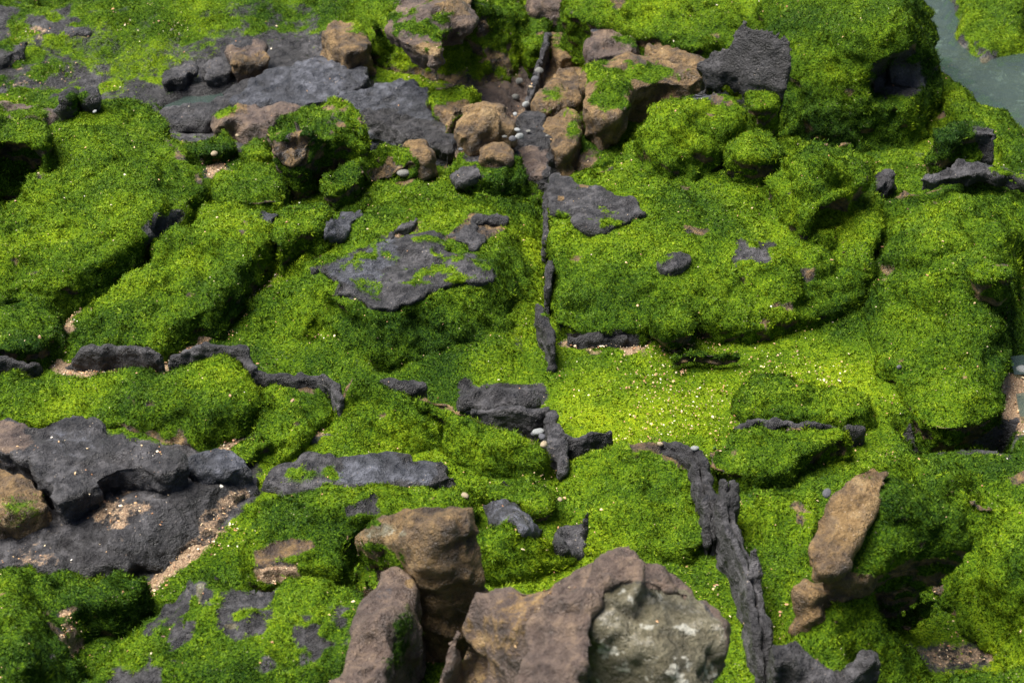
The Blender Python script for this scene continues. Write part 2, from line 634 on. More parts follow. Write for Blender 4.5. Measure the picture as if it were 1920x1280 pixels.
def paint(A, P, paints, seed):
    px = PX(P)
    wob = fbm(P, 0.07, 3, seed)
    for p in paints:
        attr, val, poly = p[:3]
        soft = p[3] if len(p) > 3 else 8
        wamp = p[4] if len(p) > 4 else 16
        if attr == 'moss':
            soft, wamp = soft * 2.2, wamp * 1.8
        sd = poly_sd(px, poly) + wob * wamp
        k = sstep(sd, -soft, soft)
        A[attr] = A[attr] * (1 - k) + val * k

MOSSY = []
SURF = []

def grow(name, P, Qd, moss, parent, tint0, dens, leafy, seed, matrix_z=0.0):
    """algae tufts on a surface, as many per area as its moss mask says"""
    vn, fn = normals(P, Qd)
    area = 0.5 * np.linalg.norm(fn, axis=1)
    fnn = fn / np.maximum(2 * area, 1e-12)[:, None]
    m = moss[Qd].mean(1)
    cen = P[Qd].mean(1)
    px = PX(cen)
    mx = np.maximum(np.maximum(-120 - px[:, 0], px[:, 0] - 2040), np.maximum(-100 - px[:, 1], px[:, 1] - 1400))
    vis = np.where(mx < 0, 1.0, 0.5) * (mx < 560) * (cen[:, 1] > 2.0) * (cen[:, 1] < 9.5)
    lam = area * dens * np.clip(m * 1.25 - 0.15, 0, 1) * vis * (fnn[:, 2] > -0.35)
    r = np.random.default_rng(int(seed * 1000) + 5)
    cnt = r.poisson(lam)
    fi = np.repeat(np.arange(len(Qd)), cnt)
    if len(fi) < 8:
        return None
    u, v = r.random(len(fi))[:, None], r.random(len(fi))[:, None]
    q = Qd[fi]
    B = lambda X: (X[q[:, 0]] * (1 - u) + X[q[:, 1]] * u) * (1 - v) + (X[q[:, 3]] * (1 - u) + X[q[:, 2]] * u) * v
    pos, n = B(P), B(vn)
    n /= np.maximum(np.linalg.norm(n, axis=1), 1e-9)[:, None]
    down = np.array([[0, 0, -1.0]]) + n * n[:, 2:3]
    flow = np.stack([fbm(pos, 0.16, 2, 3.1 + k) for k in range(3)], -1)
    a = n * 0.9 + down * 0.35 + flow * 0.45 + r.normal(size=pos.shape) * 0.22
    a += n * np.maximum(0.12 - np.sum(a * n, 1), 0)[:, None]
    a /= np.linalg.norm(a, axis=1)[:, None]
    clump = fbm(pos, 0.035, 2, 7.7)
    tint = B(tint0[:, None])[:, 0] + 0.32 * clump + r.normal(size=len(pos)) * 0.085
    s = 0.95 + 0.45 * clump + r.normal(size=len(pos)) * 0.12
    s = np.clip(s, 0.45, 1.7) * (0.55 + 0.45 * np.clip(B(moss[:, None])[:, 0], 0, 1))
    lf = r.random(len(pos)) < leafy * np.clip(0.6 + 2.2 * fbm(pos, 0.22, 2, 9.9), 0, 2.2)
    idx = np.where(lf, 3, r.choice(3, len(pos), p=[0.45, 0.3, 0.25]))
    tint = np.where(lf, tint - 0.10 + r.normal(size=len(pos)) * 0.08, tint)
    rot = axis_euler(a, r.random(len(pos)) * 6.283)
    return points_object(name, pos, rot, np.repeat(s[:, None], 3, 1), idx, np.where(tint > 0.72, 0.72 + (np.clip(tint, 0, 1.2) - 0.72) * 0.38, np.maximum(tint, 0.02)), NG_ALGAE, parent)

SEED = [0.0]

def rock(name, label, cat, rim, inner=(), z=0.2, zb=-0.06, flare=0.03, belly=0.0, kind='moss', vox=None, smooth=None,
         amp=None, paints=(), group=None, jit=0.16, step=0.07, world_rim=None, parent=None,
         tint=0.60, dens=1.0, leafy=0.10, ledge=0.0, thick=None, conform=None, facet=None, carve=()):
    SEED[0] += 1
    sd = SEED[0]
    rs = np.random.default_rng(int(sd) + 100)
    bare = kind != 'moss'
    vox = vox or (0.0085 if bare else 0.0108)
    smooth = smooth or (0.020 if bare else 0.011)
    amp = amp or ((0.012, 0.007, 0.006) if bare else (0.015, 0.014, 0.011))
    if conform is not None:
        rim = [(p[0], p[1], hit_z(p[0], p[1])[2] + conform) for p in rim]
        pa = np.array([p[:2] for p in rim])
        g = np.stack(np.meshgrid(np.arange(pa[:, 0].min(), pa[:, 0].max(), 16), np.arange(pa[:, 1].min(), pa[:, 1].max(), 11)), -1).reshape(-1, 2)
        inner = [(p[0], p[1], hit_z(p[0], p[1])[2] + conform * 1.15) for p in g[poly_sd(g, pa) > 5]]
    R = world_rim if world_rim is not None else np.array([W(p[0], p[1], p[2] if len(p) > 2 else z) for p in rim])
    I = np.array([W(p[0], p[1], p[2] if len(p) > 2 else z) for p in inner]) if len(inner) else np.zeros((0, 3))
    V, F = solid(R, I, zb, flare, belly, step, jit, rs, thick)
    P, Qd = remesh(V, F, vox)
    E = np.unique(np.sort(np.concatenate([Qd[:, [0, 1]], Qd[:, [1, 2]], Qd[:, [2, 3]], Qd[:, [3, 0]]]), 1), axis=0)
    P = smooth_v(P, E, smooth, vox)
    vn, _ = normals(P, Qd)
    fs = facet or ((0.12, 0.021) if bare else (0.19, 0.021))
    d = amp[0] * fbm(P, 0.17, 2, sd) + amp[1] * fbm(P, 0.055, 2, sd + 3)
    d = d + fs[1] * facets(P, fs[0], sd) + 0.40 * fs[1] * facets(P, fs[0] * 0.36, sd + 2)
    if bare:      # pitted, craggy grain
        d = d + amp[2] * fbm(P, 0.030, 3, sd + 5, ridged=True) - 0.6 * amp[2] * sstep(fbm(P, 0.045, 2, sd + 6), 0.25, 0.6)
    else:
        d = d + amp[2] * fbm(P, 0.024, 2, sd + 5)
        P[:, 2] += 0.018 * fbm(P * np.array([1, 1, 0.3]), 0.38, 2, sd + 1) * sstep(P[:, 2], 0.0, 0.1)
    if ledge:     # worn bedding steps
        lay = P[:, 2] * 34 + 2.2 * fbm(P, 0.12, 3, sd + 8)
        d = d + ledge * (np.abs((lay % 1.0) - 0.5) * 2 - 0.5)
    for cx, cy, rad, dep in carve:          # hollows eaten into the stone
        q = PX(P)
        k = np.nonzero(np.hypot(q[:, 0] - cx, q[:, 1] - cy) < 12)[0]
        if len(k):
            c = P[k[np.argmin((P[k] - CP) @ FW)]]
            rr = np.linalg.norm((P - c) * np.array([1, 1, 1.2]), axis=1) / rad + 0.35 * fbm(P, 0.10, 2, sd + 9)
            d = d - dep * sstep(rr, 1.15, 0.55)
    P = P + vn * d[:, None]
    P = smooth_v(P, E, vox * (0.55 if bare else 0.75), vox)
    vn, _ = normals(P, Qd)
    A = {k: np.full(len(P), float(BASE[kind].get(k, 0))) for k in ATTRS}
    A['tint'] = np.full(len(P), tint)
    if kind == 'moss':
        A['moss'] *= 1 - 0.75 * sstep(fbm(P, 0.11, 3, sd + 2), 0.36, 0.56)
    paint(A, P, paints, sd)
    A['moss'] *= sstep(vn[:, 2], -0.30, 0.05)
    if not bare:      # the growth stands proud of the bare stone
        P = P - vn * (0.007 * (1 - sstep(A['moss'], 0.2, 0.8)))[:, None]
    elif A['moss'].max() > 0.2:
        P = P + vn * (0.005 * sstep(A['moss'], 0.3, 0.8))[:, None]
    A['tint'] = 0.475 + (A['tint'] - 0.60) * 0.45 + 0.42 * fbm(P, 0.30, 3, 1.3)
    T = A['tint']
    me = quad_mesh(name, P, Qd, A, M_STONE)
    o = bpy.data.objects.new(name, me)
    col.objects.link(o)
    if parent is not None:
        o.parent = parent
        if label:
            o['label'] = label
    else:
        tag(o, label, cat, group)
    if A['moss'].max() > 0.2:
        MOSSY.append((P, Qd, A['moss'], o, T, DENSITY * dens, leafy, sd))
    SURF.append((P, PX(P), (P - CP) @ FW))
    return o

def vein(label, path, thick=0.03, zb=-0.05, group='dark mineral veins', name='rock_vein', twin=0.0, parent=None, **kw):
    """an upright fin of hard dark stone following a path of top-edge points (px, py, z[, thickness]); twin adds a second plate"""
    C = np.array([W(p[0], p[1], p[2]) for p in path])
    th = np.array([p[3] if len(p) > 3 else thick for p in path])
    rs = np.random.default_rng(len(label or 'plate') * 7 + int(path[0][0]) + 5000)
    # broken top edge
    L = np.concatenate([[0], np.cumsum(np.linalg.norm(np.diff(C, axis=0), axis=1))])
    t = np.linspace(0, L[-1], max(len(C), int(L[-1] / 0.022)))
    C = np.stack([np.interp(t, L, C[:, k]) for k in range(3)], -1)
    th = np.interp(t, L, th)
    n = len(C)
    C[:, :2] += rs.normal(size=(n, 2)) * 0.0035
    C[:, 2] += np.repeat(rs.normal(size=n // 3 + 1), 3)[:n] * 0.008 + rs.normal(size=n) * 0.005
    tg = np.gradient(C, axis=0)
    nr = np.stack([-tg[:, 1], tg[:, 0], 0 * tg[:, 0]], -1)
    nr /= np.maximum(np.linalg.norm(nr, axis=1), 1e-6)[:, None]
    for _ in range(3):
        nr[1:-1] = (nr[:-2] + nr[1:-1] + nr[2:]) / 3
    th = th * rs.uniform(0.7, 1.2, n)
    def side(a, b2, dz):
        D = C + np.array([0, 0, dz])
        return np.concatenate([D + nr * (th * a)[:, None], (D + nr * (th * b2)[:, None])[::-1]])
    a = dict(kind='dark', vox=0.0052, smooth=0.004, amp=(0.006, 0.006, 0.005), flare=0.004, jit=0.1, step=0.03, ledge=0.002, facet=(0.06, 0.006))
    a.update(kw)
    if not twin:
        return rock(name, label, 'rock vein', None, world_rim=side(.5, -.5, 0), zb=zb, group=group, parent=parent, **a)
    o = rock(name, label, 'rock vein', None, world_rim=side(.5, .06, 0), zb=zb, group=group, **a)
    rock('plate', None, None, None, world_rim=side(-.06, -.5, -twin), zb=zb, parent=o, **a)
    return o

def hit_z(px, py, default=0.0):
    """the built point a pixel looks at (for things that rest on it)"""
    best, bz = 1e9, None
    for P, q, dep in SURF:
        k = np.nonzero((np.abs(q[:, 0] - px) < 9) & (np.abs(q[:, 1] - py) < 7))[0]
        if len(k):
            i = k[np.argmin(dep[k])]
            if dep[i] < best:
                best, bz = dep[i], P[i]
    return W(px, py, bz[2]) if bz is not None else W(px, py, default)

# ---------------------------------------------------------------- the setting: ground sheet
def coords(lo, hi, st, far):
    c = list(np.arange(lo, hi, st))
    s, a = st, c[0]
    left = []
    while a > -far:
        s *= 1.35
        a -= s
        left.append(a)
    s, a = st, c[-1]
    right = []
    while a < far:
        s *= 1.35
        a += s
        right.append(a)
    return np.array(left[::-1] + c + right)

STREAM = [(1690, -60), (1900, -120), (2700, -90), (3600, 40), (3600, 420), (2900, 400), (2500, 330), (2250, 370), (2060, 330), (1960, 322), (1915, 250), (1880, 200), (1815, 160), (1770, 120), (1740, 90), (1728, 30)]
GROUND_H = [  # polygon in the photo, height change, softness in pixels
    ([(-260, 255), (300, 262), (500, 300), (640, 300), (1010, 360), (1015, 560), (930, 690), (600, 670), (-260, 680)], 0.055, 40),
    ([(-260, 700), (480, 700), (640, 740), (1000, 830), (1040, 1000), (640, 1040), (200, 1060), (-260, 1060)], 0.035, 40),
    ([(1060, 330), (1620, 320), (1900, 340), (1900, 600), (1640, 600), (1060, 600)], 0.05, 30),
    ([(1350, 860), (1990, 860), (1990, 1000), (1700, 1060), (1500, 1240), (1400, 1060)], 0.04, 40),
    (STREAM, -0.10, 26),
    ([(1885, 640), (2000, 640), (2000, 800), (1880, 800), (1870, 740)], -0.045, 16),
    ([(1780, -80), (1930, -80), (1930, 80), (1850, 90), (1800, 50)], 0.11, 18),
    ([(-200, -80), (680, -80), (690, 60), (560, 60), (400, 80), (250, 110), (120, 110), (-200, 170)], 0.10, 50),
    ([(70, 8), (190, 12), (185, 30), (110, 52), (80, 50)], -0.09, 9),
    ([(340, 165), (430, 158), (432, 185), (385, 210), (350, 205), (300, 195)], -0.06, 9),
    ([(960, 150), (1000, 130), (1005, 200), (975, 260), (900, 270), (860, 290), (850, 270), (930, 240)], -0.06, 15),
    ([(520, 430), (600, 410), (560, 470), (500, 540), (470, 530)], -0.05, 14),
    ([(290, 400), (345, 395), (300, 470), (140, 600), (100, 640), (110, 570)], -0.05, 14),
    ([(410, 610), (450, 560), (520, 500), (500, 540), (400, 640)], -0.04, 12),
    ([(660, 315), (780, 300), (780, 345), (670, 350)], -0.05, 12),
    ([(1685, 790), (1905, 780), (1890, 846), (1720, 846)], -0.16, 10),
    ([(1660, 1100), (1830, 1030), (1960, 1150), (1960, 1260), (1760, 1250)], -0.05, 30),
    ([(960, 780), (1035, 780), (1030, 830), (990, 820)], -0.05, 8),
    ([(0, 330), (80, 330), (60, 400), (0, 400)], -0.06, 14),
]
GX, GY = coords(-2.9, 2.9, 0.0145, 60), coords(2.75, 8.7, 0.0145, 60)
gx, gy = np.meshgrid(GX, GY)
GP = np.stack([gx.ravel(), gy.ravel(), 0 * gx.ravel()], -1)
gpx = PX(GP)
gpx[GP[:, 1] < 1.5] = (960, 5000)
gz = 0.020 * fbm(GP, 0.55, 3, 1) + 0.014 * fbm(GP, 0.13, 3, 2) + 0.006 * fbm(GP, 0.04, 2, 3) - 0.005
pool = sstep(poly_sd(gpx, [(1040, 640), (1400, 640), (1560, 620), (1660, 700), (1420, 790), (1340, 830), (1050, 815)]), -10, 40)
gz = gz * (1 - 0.65 * pool)
upl = sstep(poly_sd(gpx, [(-300, -200), (720, -200), (690, 60), (300, 110), (220, 170), (-300, 190)]), -30, 40)
gz += upl * (0.05 * fbm(GP, 0.30, 3, 8, ridged=True) + 0.03 * fbm(GP, 0.10, 2, 9))
for poly, dz, soft in GROUND_H:
    gz += dz * sstep(poly_sd(gpx, poly) + 14 * fbm(GP, 0.12, 2, 5), -soft, soft)
far = np.maximum(np.maximum(np.abs(GP[:, 0]) - 3.2, GP[:, 1] - 9.0), 2.5 - GP[:, 1])
gz += sstep(far, 0, 3) * (0.10 * fbm(GP, 1.4, 3, 4))
out = np.maximum(np.maximum(-60 - gpx[:, 0], gpx[:, 0] - 1985), np.maximum(-70 - gpx[:, 1], gpx[:, 1] - 1345))
strm = sstep(poly_sd(gpx, STREAM), -60, 0)
gz += sstep(out, 0, 140) * (1 - strm) * (far < 6) * (0.05 * facets(GP, 0.45, 3) + 0.03 * facets(GP, 0.17, 5) + 0.06 * fbm(GP, 0.6, 3, 14) + 0.03)
GP[:, 2] = gz
ny, nx = gx.shape
ii = np.arange(ny * nx).reshape(ny, nx)
GQ = np.stack([ii[:-1, :-1], ii[:-1, 1:], ii[1:, 1:], ii[1:, :-1]], -1).reshape(-1, 4)
GA = {k: np.zeros(len(GP)) for k in ATTRS}
GA['moss'][:] = 0.95
GA['tan'][:] = 0.25
GA['tint'] = np.full(len(GP), 0.62)
g2 = fbm(GP, 0.10, 3, 21)
GA['moss'] *= 1 - 0.45 * sstep(g2, 0.25, 0.6)
GA['sand'] = 0.55 * sstep(fbm(GP, 0.16, 3, 22), 0.0, 0.4)
DARK_FLAT = [(230, 150), (300, 110), (330, 70), (430, 60), (560, 60), (640, 60), (700, 140), (860, 250), (850, 300), (700, 250), (480, 260), (420, 270), (310, 260), (290, 205), (180, 175), (230, 165)]
GPAINT = [
    ('tint', 0.86, [(1040, 600), (1400, 640), (1640, 680), (1640, 740), (1420, 800), (1330, 830), (1050, 820)], 30, 40),
    ('tint', 0.80, [(640, 350), (1010, 350), (1040, 640), (980, 740), (900, 720)], 30, 40),
    ('moss', 0.0, DARK_FLAT, 10, 26), ('sand', 0.0, DARK_FLAT, 8), ('tan', 0.0, DARK_FLAT, 8),
    ('moss', 0.35, [(90, 40), (260, 60), (330, 110), (250, 150), (150, 130), (60, 100)], 40, 110), ('moss', 0.4, [(420, 20), (620, 20), (640, 60), (420, 62)], 30, 90),
    ('moss', 0.6, [(250, 40), (420, 60), (330, 120), (240, 150), (120, 160), (150, 110)], 30, 60),
    ('moss', 0.8, [(268, 135), (302, 138), (300, 160), (272, 158)], 6),
    ('moss', 0.1, [(60, 45), (130, 40), (120, 62), (70, 62)], 8, 30), ('moss', 0.1, [(90, 150), (180, 140), (170, 165), (80, 165)], 10, 40), ('moss', 0.2, [(0, 140), (60, 130), (60, 160), (0, 170)], 10, 40),
    ('moss', 0.0, [(-40, 20), (30, 10), (20, 60), (-40, 80)], 8),
    ('moss', 0.0, [(820, 160), (960, 140), (1010, 60), (1040, 60), (1040, 330), (980, 320), (850, 310), (830, 250)], 10),
    ('brown', 1.0, [(820, 160), (960, 140), (1010, 60), (1040, 60), (1100, 330), (980, 320), (850, 310), (830, 250)], 10),
    ('moss', 0.15, [(1020, 100), (1100, 100), (1090, 320), (1020, 320)], 10), ('tan', 1.0, [(1030, 60), (1100, 60), (1090, 240), (1020, 250)], 14),
    ('moss', 0.05, [(530, 330), (585, 330), (580, 370), (545, 372)], 8), ('sand', 1.0, [(530, 330), (585, 330), (580, 370), (545, 372)], 8),
    ('moss', 0.05, [(330, 280), (440, 285), (430, 330), (395, 340), (370, 310)], 8), ('sand', 0.9, [(380, 300), (430, 300), (420, 340), (395, 338)], 8),
    ('moss', 0.0, [(290, 400), (345, 395), (320, 440), (290, 450)], 8), ('brown', 1.0, [(290, 400), (345, 395), (320, 440), (290, 450)], 8),
    ('moss', 0.2, [(520, 450), (560, 450), (520, 520), (490, 545), (440, 590), (380, 650), (310, 690), (300, 660), (400, 590), (500, 500)], 8),
    ('sand', 1.0, [(540, 480), (550, 490), (500, 540), (440, 590), (380, 650), (310, 690), (300, 670), (400, 600), (470, 540)], 8),
    ('moss', 0.25, [(90, 600), (150, 570), (130, 650), (95, 690)], 8), ('sand', 1.0, [(90, 600), (150, 570), (130, 650), (95, 690)], 8),
    ('moss', 0.15, [(70, 682), (140, 680), (230, 690), (340, 690), (250, 720), (120, 705)], 8), ('sand', 1.0, [(70, 682), (140, 680), (330, 692), (250, 716), (120, 705)], 8),
    ('moss', 0.25, [(440, 770), (500, 740), (480, 800), (440, 850), (400, 850)], 8), ('sand', 1.0, [(460, 770), (490, 750), (470, 800), (430, 850), (400, 850)], 8),
    ('moss', 0.1, [(570, 810), (620, 780), (650, 760), (620, 810), (570, 840)], 6), ('sand', 1.0, [(570, 810), (620, 780), (640, 770), (600, 820)], 6),
    ('moss', 0.0, [(-60, 780), (330, 830), (480, 860), (480, 940), (380, 1040), (300, 1090), (200, 1180), (150, 1170), (280, 1080), (-60, 1080)], 10),
    ('sand', 0.9, [(340, 1040), (470, 950), (440, 1010), (330, 1090), (230, 1190), (170, 1180), (250, 1120)], 12),
    ('sand', 0.9, [(110, 960), (190, 920), (210, 950), (160, 980), (110, 990)], 8),
    ('moss', 0.05, [(740, 1150), (840, 1150), (850, 1200), (790, 1240), (740, 1260)], 8), ('sand', 1.0, [(760, 1160), (840, 1160), (850, 1200), (800, 1240)], 8),
    ('moss', 0.78, [(1180, 700), (1260, 690), (1400, 760), (1420, 790), (1330, 820), (1200, 820)], 30, 40), ('sand', 0.72, [(1160, 680), (1280, 680), (1420, 760), (1420, 800), (1330, 825), (1180, 825)], 30, 40),
    ('moss', 0.2, [(1060, 640), (1190, 640), (1320, 645), (1300, 660), (1180, 655), (1060, 652)], 6), ('sand', 1.0, [(1060, 640), (1330, 640), (1300, 665), (1060, 655)], 6),
    ('moss', 0.8, [(1330, 650), (1420, 640), (1640, 700), (1560, 730), (1430, 700), (1400, 760), (1340, 720)], 24, 40), ('sand', 0.6, [(1330, 650), (1640, 690), (1560, 730), (1400, 760)], 24, 40),
    ('moss', 0.0, [(865, 720), (1020, 720), (1035, 830), (990, 830), (860, 760)], 6), ('tan', 0.7, [(960, 770), (1035, 770), (1035, 830), (990, 830)], 6), ('sand', 0.0, [(865, 720), (1020, 720), (1035, 830), (990, 830), (860, 760)], 6),
    ('moss', 0.1, [(1052, 832), (1130, 832), (1110, 850), (1060, 870)], 6), ('sand', 1.0, [(1052, 832), (1130, 832), (1110, 850), (1060, 870)], 6),
    ('moss', 0.15, [(1870, 700), (1960, 690), (1960, 820), (1890, 810), (1860, 770)], 10), ('sand', 0.7, [(1870, 700), (1960, 690), (1960, 820), (1890, 810), (1860, 770)], 10),
    ('moss', 0.0, [(1685, 795), (1905, 790), (1885, 845), (1720, 845)], 6), ('sand', 0.0, [(1685, 795), (1905, 790), (1885, 845), (1720, 845)], 6),
    ('moss', 0.05, STREAM, 14, 30), ('pale', 0.75, STREAM, 14, 20), ('sand', 0.0, STREAM, 14),
    ('moss', 0.95, [(1770, -120), (2000, -120), (2000, 100), (1860, 110), (1790, 70)], 12, 30), ('pale', 0.0, [(1760, -120), (2000, -120), (2000, 110), (1860, 120), (1780, 80)], 12, 30),
    ('moss', 0.15, [(1600, 1215), (1960, 1195), (1960, 1250), (1700, 1250)], 14), ('sand', 0.5, [(1700, 1215), (1960, 1195), (1960, 1250), (1760, 1250)], 14),
]
paint(GA, GP, GPAINT, 33)
GA['tint'] = 0.475 + (GA['tint'] - 0.60) * 0.5 + 0.42 * fbm(GP, 0.30, 3, 1.3)
GT = GA['tint']
g_me = quad_mesh('ground', GP, GQ, GA, M_STONE)
ground = bpy.data.objects.new('ground', g_me)
col.objects.link(ground)
ground['kind'] = 'structure'
near = (np.abs(gpx[:, 0] - 960) < 1300) & (gpx[:, 1] > -200) & (gpx[:, 1] < 1500)
SURF.append((GP[near], PX(GP[near]), (GP[near] - CP) @ FW))

def water_sheet(poly, z, name='water'):
    R = rim_refine(np.array([W(p[0], p[1], z) for p in poly]), 0.08, 0.1, rng)
    n = len(R)
    vo, eo, fo, *_ = delaunay_2d_cdt([Vector(p[:2]) for p in R], [(i, (i + 1) % n) for i in range(n)], [], 1, 1e-6)
    me = bpy.data.meshes.new(name)
    me.from_pydata([(v.x, v.y, z) for v in vo], [], [tuple(f) for f in fo])
    me.materials.append(M_WATER)
    o = bpy.data.objects.new(name, me)
    col.objects.link(o)
    o['kind'] = 'structure'
    return o

water_sheet([(1640, -160), (3700, -160), (3700, 520), (2400, 480), (1960, 400), (1900, 260), (1830, 190), (1760, 130), (1690, 60)], -0.055, 'stream_water')
water_sheet([(1893, 668), (1960, 660), (1960, 700), (1902, 702)], -0.036, 'puddle_water')
water_sheet([(1905, 738), (1960, 730), (1960, 785), (1912, 780)], -0.036, 'puddle_water')
water_sheet([(330, 150), (445, 150), (445, 215), (350, 215), (290, 200)], -0.034, 'tide_pool_water')
water_sheet([(955, 775), (1040, 775), (1036, 835), (980, 830)], -0.030, 'tide_pool_water')

# ---------------------------------------------------------------- moss-covered bedrock blocks and boulders
GM = 'moss-covered rocks'
def moss(label, rim, **kw):
    kw.setdefault('name', 'mossy_rock')
    return rock(kw.pop('name'), label, kw.pop('cat', 'mossy rock'), rim, group=GM, **kw)

# upper left
moss('large flat bright green mossy slab filling the upper left, below two black knobs', [(95, 232), (180, 192), (255, 186), (300, 215), (325, 258), (350, 280), (390, 348), (342, 385), (288, 402), (262, 440), (200, 482, .18), (120, 540, .13), (60, 556, .11), (-80, 566, .10), (-80, 470), (10, 405), (60, 330), (88, 275)],
     inner=[(200, 250, .215), (260, 330, .21), (150, 380, .205), (100, 460, .185)], z=.20, flare=.05, tint=.64,
     paints=[('tan', 0.0, [(260, 400), (340, 380), (340, 460), (260, 460)], 8), ('moss', 0, [(268, 425), (295, 400), (345, 395), (320, 450), (280, 460)], 6), ('moss', .1, [(318, 268), (345, 270), (352, 285), (325, 284)], 5), ('brown', 1, [(318, 268), (345, 270), (352, 285), (325, 284)], 5), ('moss', .2, [(345, 300), (372, 320), (385, 348), (365, 340)], 6)])
moss('rounded mossy hump at the left edge overhanging a black hollow', [(-80, 225), (20, 212), (75, 218), (96, 240), (86, 275), (62, 262), (10, 258), (-80, 270)], z=.30, flare=-.06, tint=.50, carve=[(30, 330, .12, .08)])
moss('low mossy brown ledge at the left edge behind the rounded hump', [(-80, 195), (0, 192), (60, 196), (100, 202), (100, 220), (40, 222), (-80, 228)], z=.14, flare=.02, tint=.4, kind='brown', paints=[('moss', .9, [(0, 205), (80, 200), (90, 222), (0, 230)], 8)])
rock('knobbly_rock', 'black rock knob with steep dark side, left of the pair above the mossy slab', 'rock', [(103, 168), (125, 164), (140, 172), (135, 184), (110, 186)], z=.29, flare=.02, kind='dark', group='black rock knobs', paints=[('moss', .8, [(125, 170), (150, 170), (150, 210), (122, 205)], 6)], tint=.3)
rock('knobbly_rock', 'rounder black rock knob, right of the pair above the mossy slab', 'rock', [(148, 163), (170, 158), (183, 166), (184, 178), (165, 184), (150, 176)], z=.29, flare=.015, kind='dark', group='black rock knobs', paints=[('moss', .8, [(140, 176), (168, 180), (165, 215), (140, 210)], 6)], tint=.3)
moss('low mossy block at the left edge below the large flat slab', [(-80, 555), (40, 548), (95, 575), (112, 600), (104, 628), (70, 648), (10, 655), (-80, 655)], z=.10, flare=.05, tint=.50, leafy=.25)
moss('long mossy block sloping down left between two sandy cracks', [(345, 418), (385, 388), (430, 378), (498, 385), (522, 398), (508, 440), (475, 478), (445, 498), (436, 528), (402, 560), (372, 588, .12), (335, 615, .10), (300, 645, .07), (245, 662, .05), (118, 668, .03), (112, 632, .06), (180, 562, .11), (292, 478), (305, 445)],
     inner=[(400, 430, .185), (330, 520, .16), (230, 590, .115)], z=.165, flare=.045, tint=.64,
     paints=[('moss', 0, [(492, 388), (522, 388), (522, 410), (508, 420), (492, 404)], 4, 6), ('blue', 1, [(492, 388), (522, 388), (522, 410), (508, 420), (492, 404)], 4, 6), ('tan', 0, [(480, 380), (530, 380), (530, 430), (480, 430)], 4)])
moss('mossy block in the middle left joining the long block near a sand pocket', [(392, 345), (450, 316), (508, 308), (528, 345), (526, 378), (432, 376), (396, 368)], z=.14, flare=.03, tint=.58)
moss('small mossy clump beside the dark flat rock, above the sand-filled corner', [(335, 266), (388, 262), (420, 242), (440, 262), (430, 278), (382, 288), (340, 282)], z=.10, flare=.03, tint=.55, leafy=.2)
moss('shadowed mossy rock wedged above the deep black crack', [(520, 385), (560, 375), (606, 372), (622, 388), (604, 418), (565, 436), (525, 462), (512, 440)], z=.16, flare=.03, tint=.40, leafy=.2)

# upper middle
moss('plump mossy boulder with dark undercut, beside the long blue-grey slabs', [(495, 252), (530, 216), (582, 196), (640, 184), (672, 200), (697, 238), (688, 250), (640, 248), (600, 272), (550, 292), (508, 284)], inner=[(590, 235, .31)], z=.24, flare=-.05, tint=.60, paints=[('moss', 0, [(500, 262), (575, 282), (575, 310), (505, 300)], 6), ('moss', .1, [(615, 205), (650, 210), (640, 232), (612, 228)], 6, 20)], carve=[(665, 252, .06, .07), (545, 305, .09, .05)])
moss('small bright mossy mound left of the plump boulder', [(455, 275), (480, 252), (498, 262), (505, 290), (480, 305), (460, 296)], z=.10, flare=.03, tint=.66)
moss('mossy rock arching over a black hole with tan rim', [(600, 345), (640, 308), (690, 286), (755, 268), (795, 292), (775, 302), (720, 304), (684, 324), (664, 342), (630, 356)], z=.15, flare=-.03, tint=.60, paints=[('moss', .1, [(690, 320), (780, 300), (780, 315), (700, 335)], 4)], carve=[(725, 325, .09, .08)])
moss('broad mossy shelf below the black hole, above the central grey slab', [(620, 372), (700, 345), (790, 312), (850, 300), (940, 345), (1005, 345), (1015, 372), (900, 380), (790, 372), (690, 388), (640, 400)], z=.06, flare=.04, tint=.62, paints=[('moss', 0, [(670, 348), (700, 338), (800, 306), (860, 300), (850, 318), (760, 340)], 6), ('tan', 1, [(660, 350), (860, 298), (850, 322), (760, 342)], 8)])
moss('mossy-topped brown wedge left of the ochre boulder', [(798, 152), (840, 158), (888, 172), (882, 190), (850, 215), (842, 232), (815, 200)], z=.16, flare=.02, tint=.66, paints=[('moss', 0, [(800, 195), (870, 190), (850, 250), (820, 230)], 6), ('tan', 1, [(800, 185), (890, 180), (850, 250), (820, 230)], 6)])
rock('boulder', 'smooth ochre boulder with a darker brown base beside the stony gully', 'boulder', [(848, 236), (868, 212), (884, 194), (912, 181), (948, 194), (970, 222), (968, 232), (930, 240), (900, 250), (862, 256)], inner=[(910, 215, .27)], z=.22, flare=-.035, kind='tan', smooth=0.030, amp=(.012, .006, .002), paints=[('brown', 1, [(840, 262), (970, 228), (970, 300), (840, 300)], 6)], group='boulders')  # base painted brown below the ochre top
rock('boulder', 'squat ochre nub below the ochre boulder, next to the grey dike', 'boulder', [(905, 275), (930, 263), (952, 266), (968, 282), (962, 296), (930, 298), (908, 292)], z=.17, flare=.0, kind='tan', smooth=0.026, group='boulders')
moss('dark rock with mossy skirt in front of the squat ochre nub', [(862, 292), (900, 278), (945, 290), (980, 308), (990, 328), (950, 336), (900, 335), (868, 322)], z=.13, flare=.04, tint=.5, paints=[('moss', 0, [(862, 275), (960, 275), (955, 302), (900, 312), (866, 308)], 6), ('tan', 0, [(850, 270), (1000, 270), (1000, 320), (850, 320)], 4)])
rock('boulder', 'small tan boulder at the foot of the long grey slab', 'boulder', [(760, 266), (788, 258), (812, 282), (806, 296), (782, 294), (764, 284)], z=.15, flare=.0, kind='tan', smooth=0.026, group='boulders')
